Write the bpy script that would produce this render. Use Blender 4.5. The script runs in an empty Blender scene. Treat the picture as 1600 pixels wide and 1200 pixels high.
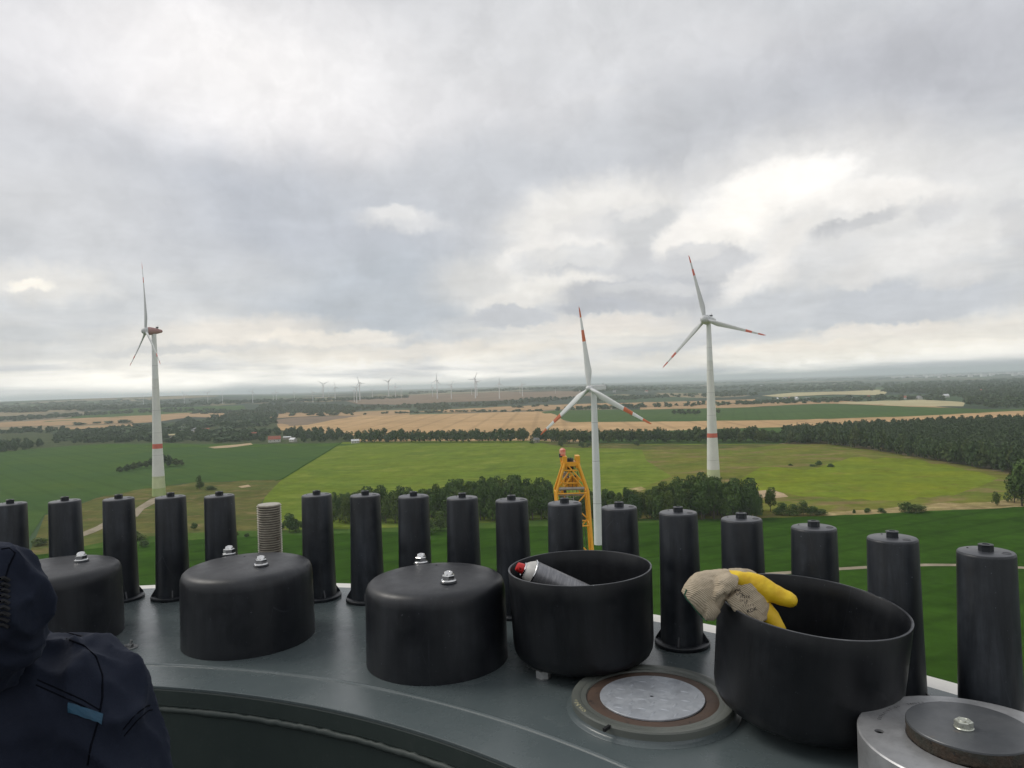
import bpy, bmesh, math, random
import numpy as np
from mathutils import Vector, Matrix
from mathutils.bvhtree import BVHTree
from mathutils.geometry import tessellate_polygon

S = bpy.context.scene
COL = S.collection
PI = math.pi
rnd = random.Random(7)
H = 85.0                      # eye height above the fields (m)
F = 1143.0                    # focal length in photo pixels (1600 wide)
PITCH, ROLL = 0.0011, 0.0321
CR, SR = math.cos(ROLL), math.sin(ROLL)
CP, SP = math.cos(PITCH), math.sin(PITCH)

# ------------------------------------------------------------------ camera
cam = bpy.data.objects.new('camera', bpy.data.cameras.new('camera'))
COL.objects.link(cam)
_X = Vector((1, 0, 0)); _U = Vector((0, -SP, CP)); _Fw = Vector((0, CP, SP))
_r = _X * CR - _U * SR
_u = _X * SR + _U * CR
M = Matrix.Identity(4)
for i in range(3):
    M[i][0] = _r[i]; M[i][1] = _u[i]; M[i][2] = -_Fw[i]
M[2][3] = H
cam.matrix_world = M
cam.data.sensor_width = 36
cam.data.lens = F / 1600 * 36
cam.data.clip_start = 0.02
cam.data.clip_end = 90000
S.camera = cam

# ------------------------------------------------------------------ sky, sun, exposure
SUN_AZ, SUN_EL = math.radians(-70), math.radians(46)     # clockwise from +Y
S.view_settings.view_transform = 'Standard'
S.view_settings.look = 'None'
S.view_settings.gamma = 1
S.view_settings.exposure = 0
S.view_settings.use_curve_mapping = False

sun = bpy.data.objects.new('sun', bpy.data.lights.new('sun', 'SUN'))
COL.objects.link(sun)
sun.data.energy = 1.3
sun.data.angle = math.radians(25)
sun.data.color = (1, .95, .87)
sd = Vector((math.sin(SUN_AZ) * math.cos(SUN_EL), math.cos(SUN_AZ) * math.cos(SUN_EL), math.sin(SUN_EL)))
sun.rotation_euler = sd.to_track_quat('Z', 'Y').to_euler()

def azel(px, py):
    a, b = px - 800, py - 600
    u = a * CR - b * SR; v = a * SR + b * CR
    return math.atan(u / F), math.atan(-v / math.hypot(F, u))

def build_world():
    w = bpy.data.worlds.new('World'); S.world = w; w.use_nodes = True
    nt = w.node_tree; N = nt.nodes; L = nt.links; N.clear()
    out = N.new('ShaderNodeOutputWorld'); bg = N.new('ShaderNodeBackground'); bg.inputs[1].default_value = .1
    L.new(bg.outputs[0], out.inputs[0])
    def math_(op, a, b=None, c=None, clamp=False):
        n = N.new('ShaderNodeMath'); n.operation = op; n.use_clamp = clamp
        for k, x in enumerate((a, b, c)):
            if x is None: continue
            if isinstance(x, (int, float)): n.inputs[k].default_value = x
            else: L.new(x, n.inputs[k])
        return n.outputs[0]
    def noise(vec, scale, detail=6, rough=.55, dist=0., col=False):
        n = N.new('ShaderNodeTexNoise'); n.inputs['Scale'].default_value = scale
        n.inputs['Detail'].default_value = detail; n.inputs['Roughness'].default_value = rough
        n.inputs['Distortion'].default_value = dist
        L.new(vec, n.inputs['Vector'])
        return n.outputs['Color' if col else 'Fac']
    def comb(x, y, z):
        n = N.new('ShaderNodeCombineXYZ')
        for k, a in enumerate((x, y, z)):
            if isinstance(a, (int, float)): n.inputs[k].default_value = a
            else: L.new(a, n.inputs[k])
        return n.outputs[0]
    def mixc(f, a, b, blend='MIX'):
        n = N.new('ShaderNodeMix'); n.data_type = 'RGBA'; n.blend_type = blend; n.clamp_factor = True
        for k, x in ((0, f), (6, a), (7, b)):
            if isinstance(x, (int, float)): n.inputs[k].default_value = x
            elif isinstance(x, tuple): n.inputs[k].default_value = (*x, 1)
            else: L.new(x, n.inputs[k])
        return n.outputs[2]
    def maprange(v, a, b, c=0., d=1., smooth=True):
        n = N.new('ShaderNodeMapRange'); n.interpolation_type = 'SMOOTHSTEP' if smooth else 'LINEAR'
        L.new(v, n.inputs[0])
        for k, x in zip((1, 2, 3, 4), (a, b, c, d)): n.inputs[k].default_value = x
        return n.outputs[0]
    tc = N.new('ShaderNodeTexCoord')
    sep = N.new('ShaderNodeSeparateXYZ'); L.new(tc.outputs['Generated'], sep.inputs[0])
    X, Y, Z = sep.outputs
    Zc = math_('MAXIMUM', Z, 0.)
    az = math_('ARCTAN2', X, Y); el = math_('ARCSINE', Z)
    zz = math_('ADD', Zc, .13)
    P = comb(math_('DIVIDE', X, zz), math_('DIVIDE', Y, zz), 0.)
    AE = comb(az, el, 0.)
    # warp fields
    vs = N.new('ShaderNodeVectorMath'); vs.operation = 'SUBTRACT'
    L.new(noise(AE, 7., 6, .6, 0., True), vs.inputs[0]); vs.inputs[1].default_value = (.5, .5, .5)
    vm = N.new('ShaderNodeVectorMath'); vm.operation = 'MULTIPLY_ADD'
    L.new(vs.outputs[0], vm.inputs[0]); vm.inputs[1].default_value = (.14, .07, 0); L.new(AE, vm.inputs[2])
    vs2 = N.new('ShaderNodeVectorMath'); vs2.operation = 'SUBTRACT'
    L.new(noise(AE, 22., 8, .62, 0., True), vs2.inputs[0]); vs2.inputs[1].default_value = (.5, .5, .5)
    vm2 = N.new('ShaderNodeVectorMath'); vm2.operation = 'MULTIPLY_ADD'
    L.new(vs2.outputs[0], vm2.inputs[0]); vm2.inputs[1].default_value = (.05, .035, 0); L.new(AE, vm2.inputs[2])
    vs3 = N.new('ShaderNodeVectorMath'); vs3.operation = 'SUBTRACT'
    L.new(noise(AE, 58., 9, .68, 0., True), vs3.inputs[0]); vs3.inputs[1].default_value = (.5, .5, .5)
    vm3 = N.new('ShaderNodeVectorMath'); vm3.operation = 'MULTIPLY_ADD'
    L.new(vs3.outputs[0], vm3.inputs[0]); vm3.inputs[1].default_value = (.022, .018, 0); L.new(vm2.outputs[0], vm3.inputs[2])
    SOFT, SHARP = vm.outputs[0], vm3.outputs[0]
    # base cloud deck
    r = N.new('ShaderNodeValToRGB'); L.new(maprange(el, -.02, .55, 0., 1., False), r.inputs[0])
    cr = r.color_ramp
    cr.elements[0].position = 0.; cr.elements[0].color = (1.60, 1.57, 1.50, 1)
    cr.elements[1].position = 1.; cr.elements[1].color = (.68, .68, .70, 1)
    for p_, c_ in ((.06, (1.42, 1.38, 1.30)), (.095, (1.10, 1.06, .98)), (.12, (.93, .90, .84)), (.16, (.83, .80, .755)), (.24, (.72, .715, .71)), (.45, (.64, .645, .665)), (.7, (.64, .645, .68))):
        e = cr.elements.new(p_); e.color = (*c_, 1)
    c = r.outputs[0]
    big = noise(P, .55, 7, .5, .6)
    c = mixc(maprange(big, .33, .66), (.565, .59, .635), c)
    c = mixc(maprange(noise(P, 1.5, 8, .55, .3), .56, .72, 0, .45), c, (.82, .80, .78))
    def feat(px, py, rx, ry, rot, colr, op=1., soft=.5, coord=None):
        nonlocal c
        a, e = azel(px, py)
        k = math.cos(a)
        mp = N.new('ShaderNodeMapping'); mp.vector_type = 'TEXTURE'
        mp.inputs['Location'].default_value = (a, e, 0)
        mp.inputs['Rotation'].default_value = (0, 0, math.radians(rot) - ROLL)
        mp.inputs['Scale'].default_value = (rx / F * k * k, ry / F * k, 1)
        L.new(coord or SOFT, mp.inputs[0])
        ln = N.new('ShaderNodeVectorMath'); ln.operation = 'LENGTH'; L.new(mp.outputs[0], ln.inputs[0])
        c = mixc(maprange(ln.outputs['Value'], 1 + soft, 1 - soft, 0., op), c, colr)
    G = (.565, .59, .64); G2 = (.50, .515, .56)
    # broad, soft masses
    feat(330, 120, 460, 130, 0, (.81, .80, .83), .8, .8)
    feat(420, 100, 230, 80, 0, (.96, .945, .955), .85, .9)
    feat(820, 60, 260, 80, 10, (.72, .73, .76), .6, .8)
    feat(1330, 160, 430, 95, 14, (.50, .515, .565), .9, .7)
    feat(1000, 235, 260, 60, 5, (.58, .60, .64), .6, .8)
    feat(430, 335, 330, 80, -8, (.50, .53, .595), .9, .65)
    feat(120, 330, 200, 100, 0, (.66, .67, .70), .7, .8)
    feat(720, 285, 230, 55, 10, (.55, .575, .625), .75, .7)
    feat(600, 468, 185, 74, 8, (.475, .515, .575), .9, .5)
    feat(1500, 330, 220, 90, 12, (.76, .76, .765), .8, .6)
    feat(180, 470, 200, 50, 0, (.63, .65, .68), .6, .6)
    # lower warm-lit layers
    feat(370, 520, 150, 22, 5, (.85, .80, .74), .75, .6, SHARP)
    feat(60, 440, 110, 28, 0, (.80, .78, .75), .7, .6, SHARP)
    feat(45, 443, 34, 9, 10, (1.02, .98, .9), .9, .5, SHARP)
    feat(120, 540, 180, 26, 0, (.66, .665, .67), .6, .5, SHARP)
    feat(640, 548, 260, 12, 2, (.86, .80, .72), .6, .6, SHARP)
    feat(760, 440, 80, 40, 0, (.80, .78, .75), .6, .6, SHARP)
    feat(1450, 520, 260, 22, 3, (.84, .80, .74), .7, .6, SHARP)
    feat(1150, 560, 300, 12, 2, (.84, .80, .73), .6, .6, SHARP)
    feat(990, 505, 130, 15, 2, (.83, .78, .73), .7, .5, SHARP)
    # bright break in the cloud with cumulus around it
    feat(1235, 305, 210, 88, 8, (.85, .84, .83), .8, .6, SHARP)
    feat(1215, 292, 112, 36, 10, (1.03, 1.01, .985), .95, .4, SHARP)
    feat(1340, 305, 95, 20, 0, (.96, .94, .92), .75, .5, SHARP)
    feat(1150, 350, 60, 40, 30, (1.0, .97, .93), .7, .6, SHARP)
    feat(1200, 425, 55, 22, 25, (.98, .95, .92), .75, .6, SHARP)
    feat(1345, 478, 300, 40, 3, (.575, .60, .645), .9, .4, SHARP)
    feat(1540, 455, 90, 22, 10, (.60, .62, .655), .8, .4, SHARP)
    feat(1335, 349, 68, 12, 17, (.53, .54, .57), .8, .5, SHARP)
    feat(1310, 358, 36, 10, 10, (.50, .51, .54), .6, .5, SHARP)
    feat(1465, 325, 35, 20, 35, (.60, .605, .63), .7, .5, SHARP)
    feat(1590, 350, 30, 45, 20, (.58, .59, .62), .8, .5, SHARP)
    feat(1540, 245, 90, 18, 16, (.70, .70, .72), .5, .6, SHARP)
    # lit rims and dark bellies of the cumulus bank
    feat(925, 350, 135, 66, 8, (.86, .845, .825), .85, .35, SHARP)
    feat(960, 382, 104, 50, 4, (.60, .61, .64), .95, .22, SHARP)
    feat(905, 352, 46, 18, 20, (.80, .79, .785), .7, .4, SHARP)
    feat(960, 352, 34, 15, 0, (.74, .74, .745), .7, .4, SHARP)
    feat(1012, 352, 52, 30, 10, (.64, .65, .67), .9, .25, SHARP)
    feat(1000, 330, 30, 9, 10, (.84, .83, .82), .6, .4, SHARP)
    feat(1072, 372, 52, 32, 20, (.95, .925, .895), .85, .35, SHARP)
    feat(1102, 416, 78, 34, -4, (.62, .63, .66), .95, .22, SHARP)
    feat(1090, 395, 34, 10, 5, (.76, .755, .76), .7, .4, SHARP)
    feat(1160, 440, 50, 20, 30, (.90, .88, .86), .6, .4, SHARP)
    feat(876, 400, 96, 32, 7, (.88, .865, .85), .8, .25, SHARP)
    feat(884, 409, 86, 27, 7, (.70, .705, .72), .95, .2, SHARP)
    feat(860, 396, 40, 10, 8, (.80, .795, .79), .6, .4, SHARP)
    feat(900, 422, 60, 9, 5, (.58, .595, .63), .6, .4, SHARP)
    feat(890, 446, 90, 22, 0, (.88, .86, .83), .8, .35, SHARP)
    feat(1000, 458, 132, 27, 0, (.525, .54, .58), .95, .22, SHARP)
    feat(985, 446, 60, 9, 4, (.64, .65, .67), .6, .4, SHARP)
    feat(1060, 452, 40, 8, 0, (.66, .665, .685), .6, .4, SHARP)
    feat(935, 478, 60, 12, 0, (.50, .52, .57), .9, .3, SHARP)
    feat(790, 478, 50, 22, 6, (.82, .80, .775), .65, .4, SHARP)
    feat(800, 493, 70, 16, 2, (.555, .575, .62), .92, .22, SHARP)
    feat(1240, 480, 110, 22, 3, (.60, .62, .66), .8, .3, SHARP)
    feat(1420, 470, 150, 30, 4, (.555, .58, .63), .85, .25, SHARP)
    feat(1335, 440, 34, 13, 0, (.76, .755, .76), .7, .4, SHARP)
    feat(1490, 430, 60, 18, 5, (.74, .735, .74), .6, .4, SHARP)
    feat(1230, 540, 120, 8, 0, (.88, .82, .75), .6, .4, SHARP)
    feat(1380, 515, 110, 12, 2, (.88, .83, .77), .7, .4, SHARP)
    feat(520, 528, 120, 12, 2, (.93, .87, .79), .7, .4, SHARP)
    feat(40, 525, 70, 14, 2, (.58, .60, .63), .7, .4, SHARP)
    feat(260, 545, 120, 8, 2, (.60, .61, .63), .6, .4, SHARP)
    feat(1230, 375, 60, 22, 40, (.86, .84, .82), .7, .5, SHARP)
    feat(1270, 400, 90, 18, 30, (.72, .72, .73), .6, .6, SHARP)
    feat(1440, 390, 160, 26, 12, (.80, .79, .785), .6, .6, SHARP)
    feat(1420, 300, 90, 14, -6, (.90, .88, .86), .5, .6, SHARP)
    # the small pale cloud
    feat(628, 344, 64, 15, -2, (.735, .74, .76), .75, .5, SHARP)
    feat(618, 334, 38, 13, 0, (.79, .79, .80), .85, .4, SHARP)
    # fine texture everywhere
    f = maprange(noise(P, 3.2, 8, .6, .4), .3, .7, .945, 1.055, False)
    f2 = maprange(noise(SHARP, 11, 9, .62, .4), .32, .68, .93, 1.06, False)
    # billows: cauliflower relief on the cloud undersides
    bl = math_('ABSOLUTE', math_('SUBTRACT', noise(SHARP, 9., 5, .55, .3), .5))
    f2 = math_('MULTIPLY', f2, maprange(bl, 0., .14, .965, 1.015, False))
    g = math_('MULTIPLY', f, f2)
    sky = N.new('ShaderNodeTexSky'); sky.sky_type = 'NISHITA'; sky.sun_disc = False
    sky.sun_elevation = SUN_EL; sky.sun_rotation = SUN_AZ
    warm = N.new('ShaderNodeVectorMath'); warm.operation = 'MULTIPLY'; L.new(c, warm.inputs[0]); warm.inputs[1].default_value = (1.012, 1.002, .978)
    vv = N.new('ShaderNodeVectorMath'); vv.operation = 'SCALE'; L.new(warm.outputs[0], vv.inputs[0]); L.new(math_('MULTIPLY', g, 10.9), vv.inputs['Scale'])
    L.new(mixc(.97, sky.outputs[0], vv.outputs[0]), bg.inputs[0])
    w.cycles.sampling_method = 'MANUAL'; w.cycles.sample_map_resolution = 512
build_world()
S.cycles.volume_bounces = 12
S.cycles.max_bounces = 14
S.cycles.diffuse_bounces = 3
S.cycles.glossy_bounces = 3
S.cycles.use_denoising = True
S.cycles.caustics_reflective = False
S.cycles.caustics_refractive = False

# ------------------------------------------------------------------ rays from the eye
def ray(px, py):
    a, b = px - 800, py - 600
    u = a * CR - b * SR; v = a * SR + b * CR
    return Vector((u, F * CP + v * SP, F * SP - v * CP))
def pt(px, py, Y):            # world point seen at a pixel, Y metres ahead
    d = ray(px, py); return Vector((0, 0, H)) + d * (Y / d.y)
def sst(a, b, t):
    t = min(1, max(0, (t - a) / (b - a))); return t * t * (3 - 2 * t)
def gz(x, y):                 # height of the land
    d = math.hypot(x, y)
    if d < 2300: return 0.
    az = math.atan2(x, y)
    h = 38 * sst(2400, 4600, d) * (1 - sst(.06, .3, az)) * sst(-2.4, -1.6, az)
    h += 46 * sst(5600, 7600, d) * (1 - sst(-.46, -.24, az)) * sst(-1.6, -1.1, az) * (.8 + .12 * math.sin(az * 23) + .06 * math.sin(az * 61 + d / 900))
    h += 10 * sst(5200, 6800, d) * (1 - sst(-.1, .1, az)) * sst(-.9, -.5, az) * (.5 + .5 * math.sin(az * 31 + 1))
    return h
def at(px, py):               # point of the land seen at a pixel
    d = ray(px, py)
    if d.z > -1.2: d.z = -1.2
    z = 0.
    for _ in range(40):
        t = (z - H) / d.z
        z2 = gz(d.x * t, d.y * t)
        if abs(z2 - z) < .02: break
        z = z * .5 + z2 * .5
    t = (z - H) / d.z
    return Vector((d.x * t, d.y * t, gz(d.x * t, d.y * t)))

# ------------------------------------------------------------------ material helpers
def new_mat(name):
    m = bpy.data.materials.new(name); m.use_nodes = True
    nt = m.node_tree; nt.nodes.clear()
    o = nt.nodes.new('ShaderNodeOutputMaterial'); b = nt.nodes.new('ShaderNodeBsdfPrincipled')
    nt.links.new(b.outputs[0], o.inputs[0])
    return m, nt, b
class NB:
    def __init__(s, nt, coord='Object'):
        s.nt = nt; s.N = nt.nodes; s.L = nt.links
        s.tc = s.N.new('ShaderNodeTexCoord'); s.v = s.tc.outputs[coord]
    def setin(s, n, k, x):
        if isinstance(x, (int, float)): n.inputs[k].default_value = x
        elif isinstance(x, tuple): n.inputs[k].default_value = (*x, 1) if len(x) == 3 and n.inputs[k].type == 'RGBA' else x
        else: s.L.new(x, n.inputs[k])
    def mapping(s, scale=(1, 1, 1), rot=(0, 0, 0), loc=(0, 0, 0), src=None):
        n = s.N.new('ShaderNodeMapping'); s.L.new(src or s.v, n.inputs[0])
        n.inputs['Scale'].default_value = scale; n.inputs['Rotation'].default_value = rot; n.inputs['Location'].default_value = loc
        return n.outputs[0]
    def noise(s, scale, detail=5, rough=.55, dist=0., vec=None, col=False):
        n = s.N.new('ShaderNodeTexNoise'); s.L.new(vec or s.v, n.inputs['Vector'])
        n.inputs['Scale'].default_value = scale; n.inputs['Detail'].default_value = detail
        n.inputs['Roughness'].default_value = rough; n.inputs['Distortion'].default_value = dist
        return n.outputs['Color' if col else 'Fac']
    def rng(s, v, a, b, c=0., d=1., smooth=False):
        n = s.N.new('ShaderNodeMapRange'); n.interpolation_type = 'SMOOTHSTEP' if smooth else 'LINEAR'
        s.L.new(v, n.inputs[0])
        for k, x in zip((1, 2, 3, 4), (a, b, c, d)): n.inputs[k].default_value = x
        return n.outputs[0]
    def mix(s, f, a, b, blend='MIX'):
        n = s.N.new('ShaderNodeMix'); n.data_type = 'RGBA'; n.blend_type = blend
        s.setin(n, 0, f); s.setin(n, 6, a); s.setin(n, 7, b)
        return n.outputs[2]
    def math(s, op, a, b=None):
        n = s.N.new('ShaderNodeMath'); n.operation = op
        s.setin(n, 0, a)
        if b is not None: s.setin(n, 1, b)
        return n.outputs[0]
    def bump(s, h, strength, dist, b):
        n = s.N.new('ShaderNodeBump'); n.inputs['Strength'].default_value = strength; n.inputs['Distance'].default_value = dist
        s.L.new(h, n.inputs['Height']); s.L.new(n.outputs[0], b.inputs['Normal'])

def surf(name, c1, c2=None, rough=.5, metal=0., scale=20., bump=0., bscale=200., spots=None, rvar=.08, spec=.5, bdist=.001, patch=(.35, .65)):
    m, nt, b = new_mat(name); n = NB(nt)
    c2 = c2 or tuple(x * .8 for x in c1)
    f = n.rng(n.noise(scale, 6, .6), *patch)
    c = n.mix(f, c1, c2)
    if spots:                 # (colour, scale, threshold)
        c = n.mix(n.rng(n.noise(spots[1], 3, .6), spots[2], spots[2] + .03), c, spots[0])
    nt.links.new(c, b.inputs['Base Color'])
    nt.links.new(n.rng(n.noise(scale * 2.3, 5, .65), .3, .7, rough - rvar, rough + rvar), b.inputs['Roughness'])
    b.inputs['Metallic'].default_value = metal
    b.inputs['Specular IOR Level'].default_value = spec
    if bump: n.bump(n.noise(bscale, 4, .6), bump, bdist, b)
    return m

def field_mat(name, c1, c2, c3=None, scale=1 / 120., stripe=None, c3th=.6, fine=.12, rot=0., stretch=1.):
    m, nt, b = new_mat(name); n = NB(nt)
    v = n.mapping((1, stretch, 1), (0, 0, rot))
    c = n.mix(n.rng(n.noise(scale, 6, .55, .4, v), .36, .64), c1, c2)
    if c3: c = n.mix(n.rng(n.noise(scale * 1.9, 5, .6, .6, n.mapping((1, stretch, 1), (0, 0, rot), (371, 55, 0))), c3th, c3th + .13), c, c3)
    if stripe:                # (spacing, angle, darkness, sharpness)
        sp, ang, dk, sh = stripe
        w = n.N.new('ShaderNodeTexWave'); w.bands_direction = 'X'
        nt.links.new(n.mapping((1, 1, 1), (0, 0, ang)), w.inputs['Vector'])
        w.inputs['Scale'].default_value = PI * 2 / 20 / sp; w.inputs['Distortion'].default_value = .25
        w.inputs['Detail'].default_value = 1; w.inputs['Detail Scale'].default_value = .05
        c = n.mix(n.math('MULTIPLY', n.rng(w.outputs['Fac'], sh, 1.), dk), c, tuple(x * .45 for x in c1))
    g = n.math('MULTIPLY', n.rng(n.noise(1 / 9., 5, .7), .3, .7, 1 - fine, 1 + fine), n.rng(n.noise(1 / 38., 4, .6), .3, .7, 1 - fine * .8, 1 + fine * .8))
    sc = n.N.new('ShaderNodeVectorMath'); sc.operation = 'SCALE'; nt.links.new(c, sc.inputs[0]); nt.links.new(g, sc.inputs['Scale'])
    nt.links.new(sc.outputs[0], b.inputs['Base Color'])
    b.inputs['Roughness'].default_value = 1; b.inputs['Specular IOR Level'].default_value = 0
    return m

def leaf_mat(name, c1, c2, vs=.09, var=1.):
    m, nt, b = new_mat(name); n = NB(nt)
    geo = n.N.new('ShaderNodeNewGeometry'); p = geo.outputs['Position']
    c = n.mix(n.rng(n.noise(vs, 3, .6, 0., p), .35, .65), c1, c2)
    c = n.mix(n.rng(n.noise(.55, 3, .6, 0., p), .35, .7, 0, .6), c, tuple(x * 1.5 for x in c2))
    oi = n.N.new('ShaderNodeObjectInfo')
    c = n.mix(n.rng(oi.outputs['Random'], .55, 1., 0, .6 * var), c, (c2[0] * 1.35, c2[1] * 1.05, c2[2] * .8))
    c = n.mix(n.rng(oi.outputs['Random'], .0, .4, .55 * var, 0.), c, (c1[0] * .72, c1[1] * .80, c1[2] * .95))
    nt.links.new(c, b.inputs['Base Color'])
    b.inputs['Roughness'].default_value = .8; b.inputs['Specular IOR Level'].default_value = .2
    return m

# ------------------------------------------------------------------ object helpers
def tag(o, label=None, cat=None, group=None, kind=None):
    if label: o['label'] = label
    if cat: o['category'] = cat
    if group: o['group'] = group
    if kind: o['kind'] = kind
    return o
def link(name, me, mat=None, parent=None, loc=None, rot=None):
    o = bpy.data.objects.new(name, me); COL.objects.link(o)
    if mat is not None:
        for x in (mat if isinstance(mat, (list, tuple)) else [mat]): me.materials.append(x)
    if parent: o.parent = parent
    if loc is not None: o.location = loc
    if rot is not None: o.rotation_euler = rot
    return o
def empty(name, loc, rot=(0, 0, 0)):
    o = bpy.data.objects.new(name, None); o.empty_display_size = .1; COL.objects.link(o)
    o.location = loc; o.rotation_euler = rot; return o
def to_mesh(bm, smooth=None, name='mesh'):
    me = bpy.data.meshes.new(name)
    bmesh.ops.recalc_face_normals(bm, faces=bm.faces)
    bm.to_mesh(me); bm.free()
    if smooth is not None:
        me.polygons.foreach_set('use_smooth', [True] * len(me.polygons))
        if smooth < PI: me.set_sharp_from_angle(angle=smooth)
    return me
def copy_tree(o, parent=None):
    c = o.copy(); COL.objects.link(c)
    if parent: c.parent = parent
    for ch in list(o.children): copy_tree(ch, c)
    return c
def lathe(bm, prof, n=48, c=(0, 0, 0), closed=True):
    """prof: (r, z) list; r==0 makes a pole"""
    rings = []
    for r_, z_ in prof:
        if r_ < 1e-7: rings.append([bm.verts.new((c[0], c[1], c[2] + z_))])
        else: rings.append([bm.verts.new((c[0] + r_ * math.cos(2 * PI * k / n), c[1] + r_ * math.sin(2 * PI * k / n), c[2] + z_)) for k in range(n)])
    for a, b in zip(rings[:-1], rings[1:]):
        for k in range(n):
            j = (k + 1) % n
            if len(a) == 1 and len(b) == 1: continue
            if len(a) == 1: bm.faces.new((a[0], b[j], b[k]))
            elif len(b) == 1: bm.faces.new((a[k], a[j], b[0]))
            else: bm.faces.new((a[k], a[j], b[j], b[k]))
def lathed(prof, n=48, smooth=math.radians(35), c=(0, 0, 0)):
    bm = bmesh.new(); lathe(bm, prof, n, c); return to_mesh(bm, smooth)
def box(bm, c, s, rz=0.):
    m_ = Matrix.Translation(c) @ Matrix.Rotation(rz, 4, 'Z') @ Matrix.Diagonal((*s, 1))
    return bmesh.ops.create_cube(bm, size=1, matrix=m_)['verts']
def tube(bm, pts, r, n=8, caps=True):
    """tube through points; r number or list"""
    pts = [Vector(p) for p in pts]
    rs = r if isinstance(r, (list, tuple)) else [r] * len(pts)
    rings = []; prev = None
    for k, p in enumerate(pts):
        d = (pts[min(k + 1, len(pts) - 1)] - pts[max(k - 1, 0)]).normalized()
        if prev is None:
            a = d.cross(Vector((0, 0, 1)));
            if a.length < .05: a = d.cross(Vector((0, 1, 0)))
        else: a = prev - d * prev.dot(d)
        a.normalize(); prev = a; b = d.cross(a)
        rings.append([bm.verts.new(p + (a * math.cos(2 * PI * q / n) + b * math.sin(2 * PI * q / n)) * rs[k]) for q in range(n)])
    for a, b in zip(rings[:-1], rings[1:]):
        for k in range(n): bm.faces.new((a[k], a[(k + 1) % n], b[(k + 1) % n], b[k]))
    if caps:
        bm.faces.new(rings[0][::-1]); bm.faces.new(rings[-1])
def tubed(pts, r, n=8, smooth=math.radians(50)):
    bm = bmesh.new(); tube(bm, pts, r, n); return to_mesh(bm, smooth)
def loft(bm, secs, n=20):
    """secs: (centre, side radius vector, other radius vector)"""
    rings = []
    for c_, a, b in secs:
        rings.append([bm.verts.new(c_ + a * math.cos(2 * PI * k / n) + b * math.sin(2 * PI * k / n)) for k in range(n)])
    for a, b in zip(rings[:-1], rings[1:]):
        for k in range(n): bm.faces.new((a[k], a[(k + 1) % n], b[(k + 1) % n], b[k]))
    bm.faces.new(rings[0][::-1]); bm.faces.new(rings[-1])
def ball(bm, c_, r_, rot=None, seg=20):
    m_ = Matrix.Translation(c_) @ (rot or Matrix.Identity(4)) @ Matrix.Diagonal((*(r_ if isinstance(r_, (tuple, list)) else (r_,) * 3), 1))
    bmesh.ops.create_uvsphere(bm, u_segments=seg, v_segments=seg // 2, radius=1, matrix=m_)
def fuse(bm, voxel, smooth=6, disp=()):
    """merge overlapping closed shapes into one continuous skin"""
    me = bpy.data.meshes.new('tmp'); bmesh.ops.recalc_face_normals(bm, faces=bm.faces); bm.to_mesh(me); bm.free()
    o = bpy.data.objects.new('tmp', me); COL.objects.link(o)
    m_ = o.modifiers.new('r', 'REMESH'); m_.mode = 'VOXEL'; m_.voxel_size = voxel
    s_ = o.modifiers.new('s', 'SMOOTH'); s_.iterations = smooth; s_.factor = .5
    for k, (size, strength, hard) in enumerate(disp):
        t = bpy.data.textures.new('cl', 'CLOUDS'); t.noise_scale = size; t.noise_depth = 2
        t.noise_type = 'HARD_NOISE' if hard else 'SOFT_NOISE'
        d_ = o.modifiers.new('d', 'DISPLACE'); d_.texture = t; d_.strength = strength; d_.mid_level = .5; d_.texture_coords = 'LOCAL'
    dg = bpy.context.evaluated_depsgraph_get(); dg.update()
    r_ = bpy.data.meshes.new_from_object(o.evaluated_get(dg))
    bpy.data.objects.remove(o); bpy.data.meshes.remove(me)
    r_.polygons.foreach_set('use_smooth', [True] * len(r_.polygons))
    return r_
def text_mesh(s_, size, bold=0.):
    cu = bpy.data.curves.new('t', 'FONT'); cu.body = s_; cu.size = size; cu.align_x = 'CENTER'; cu.align_y = 'CENTER'; cu.resolution_u = 2; cu.offset = bold
    o = bpy.data.objects.new('t', cu); COL.objects.link(o)
    dg = bpy.context.evaluated_depsgraph_get()
    me = bpy.data.meshes.new_from_object(o.evaluated_get(dg)); bpy.data.objects.remove(o)
    return me
def fast_mesh(V, Fc, k=3):
    me = bpy.data.meshes.new('mesh')
    V = np.asarray(V, np.float32); Fc = np.asarray(Fc, np.int32)
    me.vertices.add(len(V)); me.vertices.foreach_set('co', V.ravel())
    me.loops.add(Fc.size); me.loops.foreach_set('vertex_index', Fc.ravel())
    me.polygons.add(len(Fc)); me.polygons.foreach_set('loop_start', np.arange(0, Fc.size, k, dtype=np.int32))
    me.polygons.foreach_set('loop_total', np.full(len(Fc), k, np.int32))
    me.update(calc_edges=True); return me

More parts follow.
